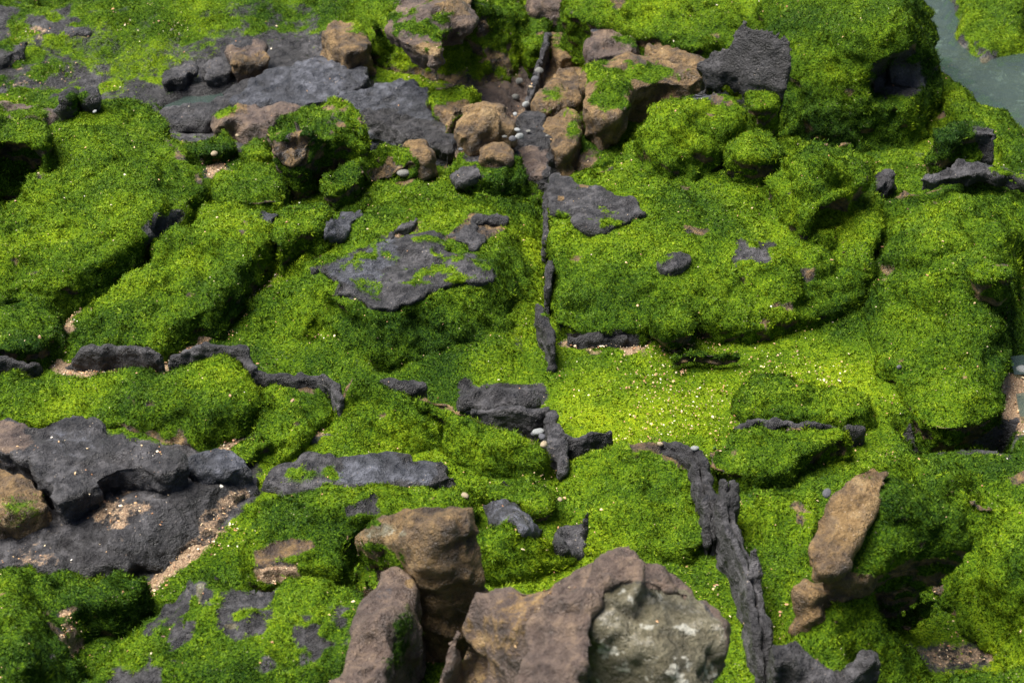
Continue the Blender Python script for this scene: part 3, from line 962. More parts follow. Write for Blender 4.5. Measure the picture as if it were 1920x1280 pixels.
rock('rock', 'tan knobbly rock at the top, left of the green-streaked boulder', 'rock', [(600, 56), (632, 30), (668, 34), (690, 62), (684, 90), (650, 96), (622, 80)], z=.15, flare=.02, kind='tan', paints=[('moss', .9, [(650, 30), (700, 30), (700, 70), (670, 60)], 8)], group='bare rocks', tint=.5)
moss('mossy mound carrying the green-streaked brown boulder', [(612, 72, .02), (650, 10, .1), (700, -70, .2), (960, -70, .2), (995, 50, .1), (968, 108, .04), (955, 140, .02), (890, 160, .0), (800, 150, .0), (705, 128, .0), (650, 100, .0)], inner=[(700, 30, .22), (800, 0, .26), (900, 10, .28), (930, 60, .16), (880, 100, .08), (740, 85, .09)], flare=.02, tint=.58,
     paints=[('moss', .15, [(680, 118), (780, 125), (900, 148), (960, 130), (955, 160), (890, 172), (700, 142)], 8), ('moss', .2, [(900, 40), (960, 110), (940, 140), (890, 80)], 10, 40)])
rock('boulder', 'big brown boulder streaked with green at the top of the photo', 'boulder', [(722, 32), (740, 0), (765, -30), (885, -36), (896, 20), (886, 46), (850, 54), (836, 70), (838, 92), (815, 104), (790, 88), (760, 82), (736, 64)], inner=[(800, 20, .40), (850, 0, .40)], z=.34, zb=.235, flare=-.06, kind='brown', paints=[('moss', .85, [(730, 25), (830, 25), (850, 50), (830, 85), (790, 80), (740, 55)], 8, 40), ('tan', .8, [(800, 0), (890, -20), (890, 30), (830, 30)], 14, 30), ('tan', .9, [(760, 80), (830, 78), (830, 115), (780, 100)], 8)], group='boulders', tint=.38, ledge=.004)
moss('mossy back ledge along the top edge right of the stony gully', [(1050, -90), (1490, -90), (1480, 60), (1400, 78), (1330, 84), (1270, 78), (1210, 62), (1150, 42), (1060, 30)], inner=[(1200, -20, .26), (1350, 20, .25)], z=.20, flare=.05, tint=.62)
rock('rock', 'brown rock at the top edge above the stony gully', 'rock', [(985, -20), (1040, -30), (1095, -25), (1100, 4), (1050, 12), (1000, 10)], z=.14, flare=.02, kind='brown', group='bare rocks')
moss('mossy hummock at the top between the boulder mound and the gully', [(965, 20), (1010, 10), (1030, 40), (1022, 75), (1000, 95), (975, 80)], z=.08, flare=.03, tint=.5)
rock('rock', 'flat-topped grey-brown rock with a green cap above the arching ochre rock', 'rock', [(1098, 84), (1112, 52), (1132, 42), (1168, 56), (1196, 84), (1178, 100), (1140, 106), (1104, 108)], z=.17, flare=-.01, kind='brown', paints=[('moss', .85, [(1130, 58), (1170, 58), (1196, 84), (1160, 88)], 6), ('blue', 1, [(1108, 40), (1140, 40), (1135, 52), (1110, 56)], 5), ('brown', 0, [(1108, 40), (1140, 40), (1135, 52), (1110, 56)], 5)], group='bare rocks', tint=.5)
rock('rock', 'tan rock with green film between the gully and the arching rock', 'rock', [(1000, 180), (1018, 158), (1048, 125), (1080, 118), (1092, 140), (1084, 182), (1050, 190), (1030, 208), (1008, 205)], z=.10, flare=.02, kind='tan', paints=[('moss', .6, [(1010, 165), (1060, 160), (1050, 195), (1015, 200)], 8), ('brown', .8, [(1040, 130), (1070, 115), (1060, 150), (1020, 165)], 10)], group='bare rocks', tint=.4)
rock('rock', 'yellowish flat rock at the head of the stony gully', 'rock', [(1030, 60), (1070, 48), (1100, 62), (1090, 100), (1050, 112), (1030, 95)], z=.05, flare=.02, kind='tan', paints=[('moss', .55, [(1040, 60), (1090, 60), (1080, 100), (1040, 100)], 10, 30)], group='bare rocks', tint=.55)
rock('rock', 'pitted ochre rock low beside the grey dike under the arching rock', 'rock', [(1022, 222), (1050, 205), (1078, 205), (1094, 235), (1082, 268), (1058, 285), (1030, 276)], z=.12, flare=.0, kind='tan', paints=[('moss', .7, [(1065, 210), (1095, 220), (1085, 260), (1062, 250)], 8)], group='bare rocks')
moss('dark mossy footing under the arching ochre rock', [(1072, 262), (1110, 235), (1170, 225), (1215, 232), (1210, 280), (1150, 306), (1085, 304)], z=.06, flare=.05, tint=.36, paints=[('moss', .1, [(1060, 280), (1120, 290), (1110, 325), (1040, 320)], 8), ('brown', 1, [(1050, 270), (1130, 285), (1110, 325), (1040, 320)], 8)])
rock('rock', 'arching ochre rock with pale green fuzz on its crown', 'rock', [(1086, 148), (1104, 118), (1150, 106), (1215, 104), (1290, 122), (1312, 146), (1300, 158), (1240, 152), (1196, 164), (1184, 196), (1160, 216), (1128, 222), (1106, 210), (1092, 180)], inner=[(1140, 150, .24)], z=.20, zb=.0, flare=-.07, kind='tan', paints=[('moss', .85, [(1100, 130), (1200, 112), (1290, 128), (1250, 148), (1190, 152), (1175, 195), (1135, 215), (1110, 195)], 8, 24), ('brown', 1, [(1200, 100), (1320, 125), (1315, 165), (1240, 158)], 10)], group='bare rocks', tint=.55, dens=.8)
rock('rock', 'rusty brown knob between the green-capped rock and the leaning slab', 'rock', [(1218, 88), (1240, 62), (1275, 76), (1300, 100), (1330, 104), (1310, 130), (1260, 112), (1225, 108)], z=.18, flare=.0, kind='tan', paints=[('brown', 1, [(1215, 60), (1270, 60), (1260, 110), (1215, 110)], 8)], group='bare rocks')

# upper right
moss('huge mossy block at the top right with a black cave on its side', [(1425, -100, .26), (1690, -100, .46), (1702, 0, .44), (1698, 36, .42), (1668, 60, .40), (1640, 72, .37), (1580, 84, .33), (1520, 84, .29), (1478, 66, .27), (1450, 20, .26)],
     inner=[(1540, 0, .35), (1630, 10, .42), (1675, 5, .44), (1600, 50, .38)], flare=.20, belly=.03, tint=.50, leafy=.04, vox=.012, facet=(0.26, 0.032),
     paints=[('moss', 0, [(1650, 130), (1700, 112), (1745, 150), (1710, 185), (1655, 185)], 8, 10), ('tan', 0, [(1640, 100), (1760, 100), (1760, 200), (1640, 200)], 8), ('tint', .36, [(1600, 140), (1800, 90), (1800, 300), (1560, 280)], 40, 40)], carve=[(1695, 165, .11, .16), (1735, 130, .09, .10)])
rock('rock_slab', 'dark grey kite-shaped slab leaning on the huge mossy block', 'rock slab', [(1394, 30, .50), (1412, 44, .49), (1440, 50, .49), (1480, 62, .48), (1492, 92, .44), (1482, 110, .40), (1476, 150, .33), (1474, 166, .31), (1440, 160, .30), (1380, 142, .30), (1318, 126, .30), (1302, 118, .31), (1340, 92, .36), (1366, 80, .40), (1380, 50, .46)], z=.4, zb=.14, flare=-.05, kind='dark', smooth=0.008, amp=(.006, .005, .005), facet=(0.12, 0.007), group='dark rock slabs')
moss('bright mossy nub tucked under the leaning kite-shaped slab', [(1400, 176), (1440, 166), (1462, 178), (1458, 200), (1425, 210), (1402, 202)], z=.26, flare=-.04, tint=.62)
moss('big lumpy mossy boulder with a bare grey patch on top', [(1192, 250, .22), (1208, 206, .25), (1262, 176, .28), (1320, 162, .30), (1372, 176, .30), (1398, 204, .28), (1386, 232, .27), (1352, 252, .26), (1352, 278, .24), (1300, 284, .24), (1258, 306, .20), (1224, 290, .20), (1204, 276, .20)], inner=[(1290, 215, .33), (1250, 250, .31)], z=.25, zb=-.02, flare=.02, tint=.60, leafy=.03,
     paints=[('moss', 0, [(1290, 172), (1345, 170), (1350, 182), (1300, 186)], 4, 6), ('blue', 1, [(1290, 168), (1355, 168), (1335, 184), (1295, 186)], 4, 4), ('tan', 0, [(1290, 168), (1330, 168), (1330, 186), (1290, 186)], 4, 4), ('moss', 0, [(1332, 182), (1354, 180), (1352, 198), (1334, 196)], 4, 4)])
moss('smaller mossy boulder tucked between the lumpy boulder and the notched one', [(1352, 275), (1378, 246), (1408, 236), (1452, 252), (1470, 276), (1462, 296), (1440, 300), (1400, 302), (1366, 296)], inner=[(1410, 264, .27)], z=.235, flare=-.015, tint=.62, leafy=.03)
moss('tall notched mossy boulder with black shadow beneath its right side', [(1440, 340, .20), (1462, 298, .25), (1500, 282, .27), (1530, 252, .31), (1562, 266, .29), (1600, 260, .30), (1632, 318, .27), (1616, 344, .25), (1566, 384, .24), (1514, 412, .22), (1470, 392, .19)], inner=[(1540, 300, .33), (1500, 330, .30)], z=.26, flare=-.02, tint=.64, leafy=.03, carve=[(1570, 425, .09, .07)])
moss('small dark-sided mossy rock near the stream at the right', [(1745, 248), (1762, 234), (1800, 226), (1838, 222), (1872, 236), (1874, 256), (1840, 252), (1800, 264), (1770, 268)], z=.22, flare=-.01, tint=.40, paints=[('moss', 0, [(1830, 235), (1880, 235), (1880, 310), (1835, 310)], 6, 8), ('tan', 0, [(1830, 225), (1880, 225), (1880, 310), (1835, 310)], 6, 8)])
moss('low mossy lobe in front of the dark-sided rock', [(1760, 284), (1790, 266), (1826, 268), (1840, 290), (1836, 306), (1790, 306)], z=.14, flare=.02, tint=.42)
moss('mossy bank along the near side of the stream', [(1760, 130), (1800, 160), (1880, 215), (1920, 262), (1990, 330), (1990, 380), (1900, 330), (1880, 270), (1800, 225), (1775, 190)], z=.05, flare=.08, tint=.52)

# centre
moss('wide mossy mound in the centre carrying the broken grey crust', [(628, 408, 0.050), (690, 384, 0.050), (800, 372, 0.050), (900, 378, 0.050), (985, 384, 0.037), (1012, 420, 0.019), (1016, 500, 0.000), (1008, 560, 0.000), (968, 606, 0.000), (940, 655, 0.000), (870, 694, -0.020), (770, 706, -0.020), (690, 690, -0.010), (600, 655, 0.000), (480, 650, 0.000), (365, 648, 0.000), (392, 596, 0.012), (450, 556, 0.025), (530, 496, 0.037), (592, 446, 0.050)],
     inner=[(650, 428, 0.105), (720, 405, 0.105), (840, 396, 0.112), (950, 410, 0.093), (940, 470, 0.124), (932, 518, 0.136), (860, 540, 0.143), (790, 566, 0.143), (700, 584, 0.136), (620, 552, 0.124), (600, 490, 0.112), (520, 560, 0.081), (570, 612, 0.074), (470, 605, 0.062), (700, 640, 0.093), (850, 610, 0.093), (930, 580, 0.074), (780, 480, 0.136)],
     flare=.02, tint=.60, leafy=.16, paints=[('moss', 0, [(578, 502), (640, 480), (716, 446), (752, 446), (826, 434), (836, 470), (912, 486), (932, 516), (836, 534), (776, 566), (740, 578), (686, 562), (626, 552), (640, 524)], 4, 6), ('tan', 0, [(578, 502), (640, 480), (716, 446), (752, 446), (826, 434), (836, 470), (912, 486), (932, 516), (836, 534), (776, 566), (740, 578), (686, 562), (626, 552), (640, 524)], 4, 6), ('moss', 0, [(838, 440), (884, 402), (956, 406), (950, 418), (914, 442), (890, 466)], 3, 4), ('moss', .1, [(735, 432), (776, 418), (790, 430), (740, 446)], 4, 6), ('moss', .1, [(895, 418), (945, 418), (930, 440), (912, 442), (895, 434)], 4, 6), ('sand', .6, [(735, 432), (776, 418), (790, 430), (740, 446)], 4, 6), ('tint', .46, [(640, 600), (800, 585), (940, 540), (1000, 560), (930, 690), (700, 700)], 40, 60)])
moss('broad flat mossy shelf right of the central seam', [(1034, 340), (1100, 322), (1150, 300), (1190, 262), (1260, 240), (1400, 236), (1500, 262), (1620, 300), (1650, 380), (1640, 480), (1612, 560, .06), (1520, 596, .04), (1420, 604, .06), (1350, 612, .06), (1318, 600, .07), (1306, 580, .09), (1284, 598, .08), (1262, 606, .08), (1240, 588, .08), (1222, 600, .07), (1196, 618, .055), (1130, 616, .06), (1062, 610, .06), (1042, 596, .06), (1036, 450)],
     inner=[(1120, 400, .17), (1300, 330, .15), (1450, 370, .14), (1560, 430, .13), (1250, 430, .18), (1380, 470, .16), (1300, 540, .13), (1150, 520, .12), (1480, 520, .13), (1560, 540, .09)], z=.13, flare=.01, tint=.66, leafy=.16,
     paints=[('moss', .05, [(1385, 455), (1440, 455), (1440, 488), (1390, 485)], 6, 26), ('tan', 0, [(1370, 445), (1450, 445), (1450, 495), (1370, 495)], 6), ('moss', .1, [(1290, 422), (1335, 420), (1335, 434), (1292, 434)], 4), ('moss', .1, [(1385, 500), (1400, 505), (1398, 530), (1388, 525)], 3), ('moss', .1, [(1505, 505), (1530, 502), (1528, 514), (1508, 516)], 3),
             ('moss', 0, [(1060, 624), (1200, 626), (1200, 660), (1060, 660)], 3, 4), ('tan', 0, [(1040, 600), (1220, 610), (1220, 660), (1040, 660)], 4)])
moss('small mossy knob with dark hollow at the front of the flat shelf', [(1226, 590), (1244, 568), (1280, 560), (1302, 576), (1296, 604), (1256, 612), (1232, 608)], z=.115, flare=-.02, tint=.55)
moss('thin mossy lip over a black gap in the yellow-green pool bed', [(1250, 660), (1300, 650), (1390, 652), (1392, 662), (1330, 668), (1266, 672)], z=.055, zb=.0, flare=-.01, tint=.4)
moss('massive mossy bluff bulging at the right edge', [(1630, 440, 0.062), (1640, 380, 0.074), (1690, 345, 0.099), (1790, 330, 0.124), (1920, 345, 0.136), (1990, 400, 0.124), (1912, 470, 0.124), (1908, 560, 0.074), (1894, 680, 0.050), (1880, 770, 0.043), (1800, 800, 0.043), (1725, 790, 0.037), (1690, 740, 0.019), (1640, 660, 0.000), (1610, 590, 0.012), (1608, 510, 0.037)],
     inner=[(1700, 420, 0.124), (1820, 400, 0.167), (1880, 440, 0.186), (1640, 525, 0.136), (1690, 520, 0.174), (1740, 535, 0.192), (1800, 505, 0.205), (1860, 495, 0.211), (1890, 520, 0.198), (1680, 560, 0.124), (1760, 600, 0.149), (1850, 600, 0.149), (1720, 670, 0.093), (1840, 680, 0.093)], flare=-.03, zb=-.16, tint=.54, leafy=.08,
     paints=[('moss', .1, [(1830, 520), (1890, 515), (1890, 535), (1850, 550), (1835, 535)], 5, 8)], facet=(0.26, 0.034))
moss('flat mossy cap perched on top of the massive bluff', [(1815, 500), (1850, 486), (1890, 492), (1902, 512), (1880, 522), (1840, 520)], z=.26, zb=.14, flare=-.03, tint=.56)
moss('slight mossy swell left of the bluff in the yellow-green bed', [(1378, 742), (1410, 702), (1470, 695), (1500, 725), (1560, 720), (1630, 735), (1640, 765), (1570, 782), (1470, 782), (1400, 770)], z=.05, flare=.06, tint=.54, leafy=.2)

# lower left
moss('mossy slab in front of the dark wavy vein at the left', [(-90, 702, 0.058), (60, 702, 0.065), (190, 700, 0.072), (300, 690, 0.085), (370, 672, 0.104), (430, 668, 0.130), (470, 700, 0.130), (486, 745, 0.104), (456, 778, 0.098), (440, 800, 0.065), (410, 830, 0.039), (370, 848, 0.026), (300, 828, 0.039), (220, 792, 0.052), (120, 790, 0.052), (-90, 794, 0.052)],
     inner=[(420, 710, 0.150), (440, 745, 0.130), (360, 740, 0.130), (380, 790, 0.104), (250, 740, 0.098), (290, 790, 0.085)], flare=.03, facet=(.2, .012), tint=.62,
     paints=[('moss', .1, [(215, 795), (300, 812), (350, 815), (355, 850), (300, 838)], 8, 24), ('moss', .1, [(250, 748), (290, 750), (295, 762), (255, 760)], 5), ('moss', .1, [(200, 730), (225, 730), (222, 738), (200, 738)], 4)])
moss('narrow mossy block between the wavy vein and the pyramid rock', [(492, 755), (505, 722), (560, 716), (610, 718), (632, 752), (612, 782), (570, 808), (530, 838), (480, 852), (448, 850), (470, 800)], z=.075, flare=.03, tint=.50, leafy=.15, paints=[('moss', .1, [(530, 716), (600, 716), (595, 735), (540, 735)], 6), ('tan', 1, [(530, 716), (600, 716), (595, 735), (540, 735)], 6)])
moss('pyramid-shaped mossy rock with a pointed grey tip', [(646, 752, 0.077), (648, 712, 0.165), (662, 702, 0.171), (700, 714, 0.154), (762, 736, 0.132), (806, 762, 0.110), (832, 796, 0.072), (826, 832, 0.033), (770, 862, 0.022), (680, 872, 0.017), (560, 866, 0.017), (585, 820, 0.028), (620, 785, 0.044)],
     inner=[(690, 760, 0.121), (740, 790, 0.099), (650, 830, 0.050), (790, 800, 0.088)], flare=.02, tint=.62, leafy=.04, smooth=0.007, facet=(.2, .006), amp=(.004, .010, .009), paints=[('moss', 0, [(640, 700), (664, 698), (660, 712), (650, 730), (640, 750)], 4, 4), ('brown', 1, [(640, 700), (668, 698), (660, 712), (650, 730), (640, 750)], 4, 4)])
moss('mossy wedge with tan upper edge running down to the small square hollow', [(768, 738, 0.150), (832, 744, 0.143), (900, 774, 0.128), (968, 802, 0.112), (1008, 826, 0.098), (1024, 852, 0.075), (1012, 870, 0.060), (960, 878, 0.053), (900, 880, 0.045), (868, 862, 0.053), (838, 838, 0.053), (824, 796, 0.075)],
     inner=[(880, 810, 0.112), (940, 840, 0.105)], flare=.05, tint=.60, leafy=.06,
     paints=[('moss', 0, [(762, 728), (835, 738), (905, 768), (1012, 822), (1000, 828), (960, 808), (880, 784), (800, 752)], 4, 6), ('tan', 1, [(762, 728), (835, 738), (905, 768), (1012, 822), (1000, 828), (960, 808), (880, 784), (800, 752)], 4, 6)])
moss('low mossy mound above the small grey slab, lower centre', [(865, 905), (900, 898), (990, 900), (1025, 915), (1030, 945), (1000, 955), (950, 930), (900, 928)], z=.07, flare=.04, tint=.62, paints=[('moss', 0, [(932, 894), (970, 892), (965, 906), (940, 908)], 5, 6), ('tan', 0, [(925, 890), (975, 890), (970, 908), (935, 910)], 5)])
moss('mossy bank behind the brown hump boulder', [(482, 985), (490, 948), (560, 922), (620, 902), (700, 900), (780, 908), (850, 925), (880, 950), (800, 960), (720, 985), (650, 1010), (640, 1060), (570, 1062), (490, 1066), (462, 1050)], inner=[(560, 970, .14), (700, 940, .13)], z=.09, flare=.05, tint=.64,
     paints=[('moss', .05, [(465, 1030), (520, 1012), (580, 1018), (560, 1046), (480, 1056)], 6), ('brown', 1, [(465, 1030), (520, 1012), (580, 1018), (560, 1046), (480, 1056)], 6), ('moss', .1, [(640, 940), (700, 935), (710, 955), (650, 965)], 6, 20), ('tan', 0, [(630, 930), (720, 930), (710, 970), (640, 970)], 6), ('moss', .1, [(470, 1055), (560, 1050), (560, 1085), (470, 1090)], 6), ('sand', .9, [(470, 1065), (560, 1060), (560, 1090), (470, 1090)], 6)])
moss('mossy rock hugging the right side of the brown hump boulder', [(885, 990, 0.104), (930, 974, 0.114), (962, 966, 0.135), (978, 970, 0.135), (990, 998, 0.104), (1040, 1012, 0.062), (1078, 1042, 0.016), (1040, 1072, 0.000), (980, 1092, 0.000), (915, 1092, 0.010), (895, 1040, 0.073)], inner=[(950, 1010, 0.109), (1000, 1035, 0.062)], flare=.03, facet=(.2, .008), smooth=.008, tint=.56, leafy=.03, paints=[('moss', 0, [(964, 964), (976, 966), (978, 984), (966, 984)], 2, 2), ('tan', 1, [(960, 960), (980, 966), (980, 986), (962, 986)], 2, 2)])
moss('long mossy rock with bare grey patches along the bottom left', [(225, 1210, .05), (305, 1128, .11), (355, 1094, .15), (400, 1064, .17), (470, 1092, .15), (560, 1082, .16), (650, 1098, .17), (690, 1130, .16), (690, 1330, .12), (140, 1330, .04)], inner=[(400, 1130, .20), (520, 1160, .19), (330, 1200, .14), (450, 1240, .15), (600, 1220, .17)], flare=.04, tint=.52, leafy=.03,
     paints=[('moss', .12, [(290, 1120), (345, 1082), (410, 1070), (400, 1100), (350, 1150), (320, 1180), (260, 1175)], 16, 60), ('moss', .05, [(395, 1130), (460, 1100), (500, 1085), (540, 1090), (520, 1115), (450, 1140), (370, 1165), (340, 1215), (300, 1235), (360, 1150)], 14, 56), ('moss', .12, [(400, 1180), (470, 1150), (500, 1145), (500, 1160), (440, 1190), (400, 1195)], 10, 34), ('moss', .1, [(540, 1170), (620, 1160), (610, 1190), (550, 1200)], 16, 60), ('moss', .05, [(210, 1250), (300, 1255), (330, 1320), (200, 1320)], 8), ('moss', .1, [(560, 1230), (600, 1225), (600, 1250), (560, 1250)], 10, 30), ('tan', .15, [(150, 1060), (700, 1060), (700, 1330), (150, 1330)], 5),
             ('pale', .9, [(368, 1090), (386, 1088), (378, 1112), (372, 1138), (362, 1136)], 4, 5), ('pale', .8, [(420, 1168), (442, 1164), (440, 1174), (424, 1178)], 3, 4)])
moss('mossy hump filling the bottom left corner', [(-90, 1085), (40, 1068), (130, 1060), (180, 1070), (262, 1082), (272, 1098), (230, 1125), (150, 1130), (120, 1170), (140, 1230), (110, 1330), (-90, 1330)], inner=[(20, 1160, .19), (60, 1240, .19)], z=.10, flare=.06, tint=.40, leafy=.05, paints=[('moss', .2, [(95, 1120), (150, 1160), (190, 1230), (130, 1230), (110, 1160)], 10, 40), ('sand', .8, [(95, 1120), (150, 1160), (190, 1230), (130, 1230), (110, 1160)], 8)])

# lower right
moss('mossy swell below the pool bed left of the long double vein', [(1056, 870, .03), (1110, 842, .07), (1170, 824, .09), (1225, 820, .10), (1262, 838, .10), (1284, 876, .08), (1310, 930, .05), (1326, 985, .03), (1280, 1030, .02), (1180, 1045, .0), (1090, 1030, .0), (1048, 960, .0)], inner=[(1200, 880, .08), (1200, 950, .05)], flare=.04, tint=.68, leafy=.14,
     paints=[('moss', .05, [(1165, 818), (1228, 814), (1270, 838), (1282, 870), (1240, 856), (1190, 846)], 6, 14), ('tan', 1, [(1165, 818), (1228, 814), (1270, 838), (1282, 870), (1240, 856), (1190, 846)], 6, 14)])
moss('mossy slab with ragged undercut edge below the thin horizontal vein', [(1322, 846), (1370, 806), (1450, 800), (1530, 800), (1594, 802), (1596, 816), (1552, 832), (1510, 852), (1480, 876), (1430, 886), (1370, 886), (1330, 876)], z=.10, flare=-.01, tint=.66)
moss('bright mossy ground swell right of the long double vein', [(1350, 930, .03), (1420, 905, .06), (1540, 900, .07), (1650, 880, .08), (1620, 980, .06), (1520, 1100, .05), (1540, 1210, .04), (1470, 1240, .0), (1430, 1100, .02), (1370, 990, .02)], inner=[(1470, 960, .09), (1500, 1040, .08)], flare=.04, tint=.68)
moss('dark mossy hill rising behind the ochre-crusted boulder', [(1640, 900, .1), (1700, 868, .12), (1760, 872, .14), (1850, 900, .14), (1990, 850, .2), (1990, 1230, .16), (1900, 1190, .0), (1830, 1130, .0), (1780, 1080, .0), (1700, 1000, .05)], inner=[(1780, 910, .21), (1880, 960, .18), (1920, 1060, .16), (1870, 1090, .09)], flare=.05, tint=.56, leafy=.04, paints=[('moss', .2, [(1880, 895), (1960, 860), (1960, 900), (1890, 920)], 8, 20)])
moss('smooth mossy foot below the ochre-crusted boulder at the bottom', [(1470, 1180, .06), (1500, 1130, .14), (1560, 1110, .2), (1640, 1100, .2), (1660, 1160, .14), (1700, 1200, .06), (1740, 1250, .02), (1700, 1330, .02), (1480, 1330, .02)], inner=[(1570, 1160, .19), (1610, 1230, .1)], flare=.04, tint=.52, leafy=.02)
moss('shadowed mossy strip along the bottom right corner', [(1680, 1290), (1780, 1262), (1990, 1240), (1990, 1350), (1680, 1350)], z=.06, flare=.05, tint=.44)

b = rock('boulder', 'mossy boulder with a flat ochre crust slab, right of the long double vein', 'boulder', [(1600, 900, .36), (1650, 885, .38), (1700, 905, .37), (1752, 930, .36), (1800, 972, .34), (1818, 998, .32), (1812, 1022, .30), (1770, 1030, .30), (1718, 1036, .30), (1668, 1052, .30), (1640, 1076, .29), (1560, 1080, .30), (1520, 1066, .30), (1530, 990, .33)], inner=[(1680, 960, .39), (1740, 985, .37)], zb=.0, flare=-.10, kind='moss', tint=.42, leafy=.0, smooth=0.026,
         paints=[('moss', 0, [(1480, 1062), (1650, 1075), (1640, 1150), (1480, 1150)], 5), ('tan', 1, [(1480, 1062), (1660, 1070), (1640, 1150), (1480, 1150)], 5)], group='boulders')
rock('crust', None, None, [(1602, 884, .405), (1622, 872, .41), (1640, 866, .41), (1662, 886, .41), (1660, 904, .405), (1640, 944, .39), (1626, 984, .38), (1602, 1020, .36), (1590, 1056, .345), (1560, 1072, .335), (1532, 1070, .33), (1514, 1050, .33), (1520, 1006, .345), (1526, 970, .36), (1550, 932, .38), (1584, 908, .40)], flare=-.01, thick=.06, kind='tan', smooth=0.010, amp=(.010, .006, .003), paints=[('brown', 1, [(1500, 1040), (1600, 1030), (1600, 1090), (1500, 1090)], 8), ('brown', 1, [(1630, 860), (1670, 880), (1640, 950), (1600, 1040), (1585, 1030), (1630, 930)], 5, 8)], parent=b)
rock('rock', 'small ochre stump under the front corner of the ochre-crusted boulder', 'rock', [(1486, 1090), (1505, 1072), (1560, 1075), (1600, 1090), (1580, 1110), (1530, 1116), (1500, 1112)], z=.22, flare=.0, kind='tan', group='bare rocks')

b = rock('boulder', 'large brown crusted boulder in the foreground with a pale weathered face', 'boulder',
         [(806, 1330, .16), (836, 1240, .24), (862, 1180, .32), (876, 1136, .38), (930, 1092, .43), (1000, 1080, .45), (1046, 1062, .47), (1096, 1036, .49), (1150, 1026, .50), (1206, 1020, .50), (1258, 1036, .49), (1290, 1072, .46), (1336, 1118, .44), (1368, 1160, .44), (1368, 1196, .43), (1342, 1260, .40), (1322, 1330, .36)],
         inner=[(960, 1160, .44), (1060, 1110, .50), (1160, 1070, .53), (1000, 1240, .38), (1120, 1180, .48), (1240, 1120, .50), (1240, 1220, .47), (1140, 1290, .44), (1290, 1180, .47), (1280, 1280, .42)], zb=-.08, flare=-.10, kind='brown', smooth=0.026, amp=(.022, .010, .006), facet=(.24, .03),
         paints=[('tan', .5, [(860, 1180), (960, 1110), (1050, 1090), (1000, 1180), (960, 1250), (860, 1320), (810, 1320)], 20, 50), ('brown', 0, [(1090, 1110), (1200, 1085), (1330, 1130), (1360, 1190), (1310, 1330), (1080, 1330), (1110, 1200)], 16, 30), ('pale', .85, [(1090, 1110), (1200, 1085), (1300, 1115), (1372, 1180), (1330, 1330), (1080, 1330), (1110, 1200)], 22, 40), ('tan', .3, [(1330, 1140), (1380, 1150), (1350, 1300), (1335, 1300), (1345, 1190)], 10)], group='boulders')
rock('crust', 'dark brown scalloped crust peeling off the pale face', None, [(980, 1160, .45), (1046, 1128, .51), (1130, 1082, .545), (1185, 1070, .55), (1250, 1086, .53), (1290, 1110, .505), (1310, 1126, .49), (1270, 1112, .51), (1220, 1096, .53), (1170, 1090, .54), (1136, 1106, .53), (1126, 1140, .52), (1108, 1150, .515), (1112, 1180, .51), (1124, 1192, .51), (1106, 1222, .50), (1098, 1252, .48), (1082, 1262, .475), (1094, 1290, .455), (1050, 1310, .44), (980, 1330, .41), (966, 1270, .42), (990, 1210, .44)], zb=.22, flare=-.02, kind='brown', smooth=0.010, amp=(.014, .010, .004), ledge=.004, paints=[('brown', .6, [(960, 1290), (1100, 1260), (1100, 1330), (960, 1330)], 24, 40)], parent=b, thick=.032)
rock('crust', 'thin raised brown rim at the left edge', None, [(800, 1318, .22), (832, 1240, .30), (846, 1196, .34), (862, 1172, .37), (866, 1188, .36), (852, 1230, .31), (836, 1270, .27), (822, 1318, .22)], zb=.10, flare=.0, kind='brown', smooth=0.006, amp=(.006, .005, .003), parent=b)
rock('boulder', 'brown hump boulder with a mossy left hollow behind the large foreground boulder', 'boulder', [(642, 1010, .26), (690, 975, .33), (735, 955, .37), (772, 943, .40), (842, 940, .42), (878, 956, .41), (898, 1000, .37), (912, 1050, .31), (922, 1092, .26), (880, 1090, .28), (830, 1068, .33), (786, 1060, .34), (764, 1032, .35), (700, 1012, .30)], inner=[(770, 985, .41), (840, 985, .44), (860, 1030, .41), (700, 990, .34)], zb=-.05, flare=-.045, kind='tan', smooth=0.020,
     paints=[('brown', .9, [(760, 940), (900, 940), (920, 1060), (800, 1040), (760, 1000)], 14, 30), ('pale', .6, [(650, 1005), (740, 960), (760, 1000), (700, 1015)], 12, 20), ('moss', 1, [(636, 1016), (700, 1018), (756, 1034), (762, 1062), (700, 1110), (636, 1090)], 8, 10), ('moss', .9, [(690, 975), (740, 975), (730, 985), (690, 988)], 4, 14), ('brown', 1, [(760, 1100), (920, 1080), (920, 1200), (760, 1200)], 10)], group='boulders', tint=.34, leafy=.02)
rock('rock', 'rough purple-brown rock spine at the bottom, left of the foreground boulder', 'rock', [(716, 1078), (738, 1066), (772, 1070), (778, 1098), (762, 1128), (770, 1160), (742, 1200), (724, 1260), (716, 1330), (596, 1330), (640, 1230), (664, 1160), (690, 1110)], inner=[(715, 1150, .34), (670, 1240, .32)], z=.28, flare=.02, kind='brown', paints=[('moss', .6, [(730, 1150), (780, 1140), (770, 1260), (720, 1250)], 10), ('blue', .8, [(700, 1105), (740, 1095), (735, 1125), (705, 1125)], 6), ('brown', .5, [(700, 1105), (740, 1095), (735, 1125), (705, 1125)], 6), ('tan', .7, [(750, 1080), (780, 1080), (780, 1110), (755, 1110)], 6)], group='bare rocks', tint=.2)
rock('rock', 'olive-brown lumpy rock at the left edge below the dark jagged crust', 'rock', [(-90, 880), (0, 868), (50, 888), (82, 915), (84, 945), (40, 960), (-90, 975)], z=.15, flare=.01, kind='tan', paints=[('moss', .5, [(0, 930), (80, 930), (60, 1000), (0, 1000)], 10), ('brown', .8, [(-90, 850), (0, 850), (0, 900), (-90, 900)], 10)], group='bare rocks', tint=.25)

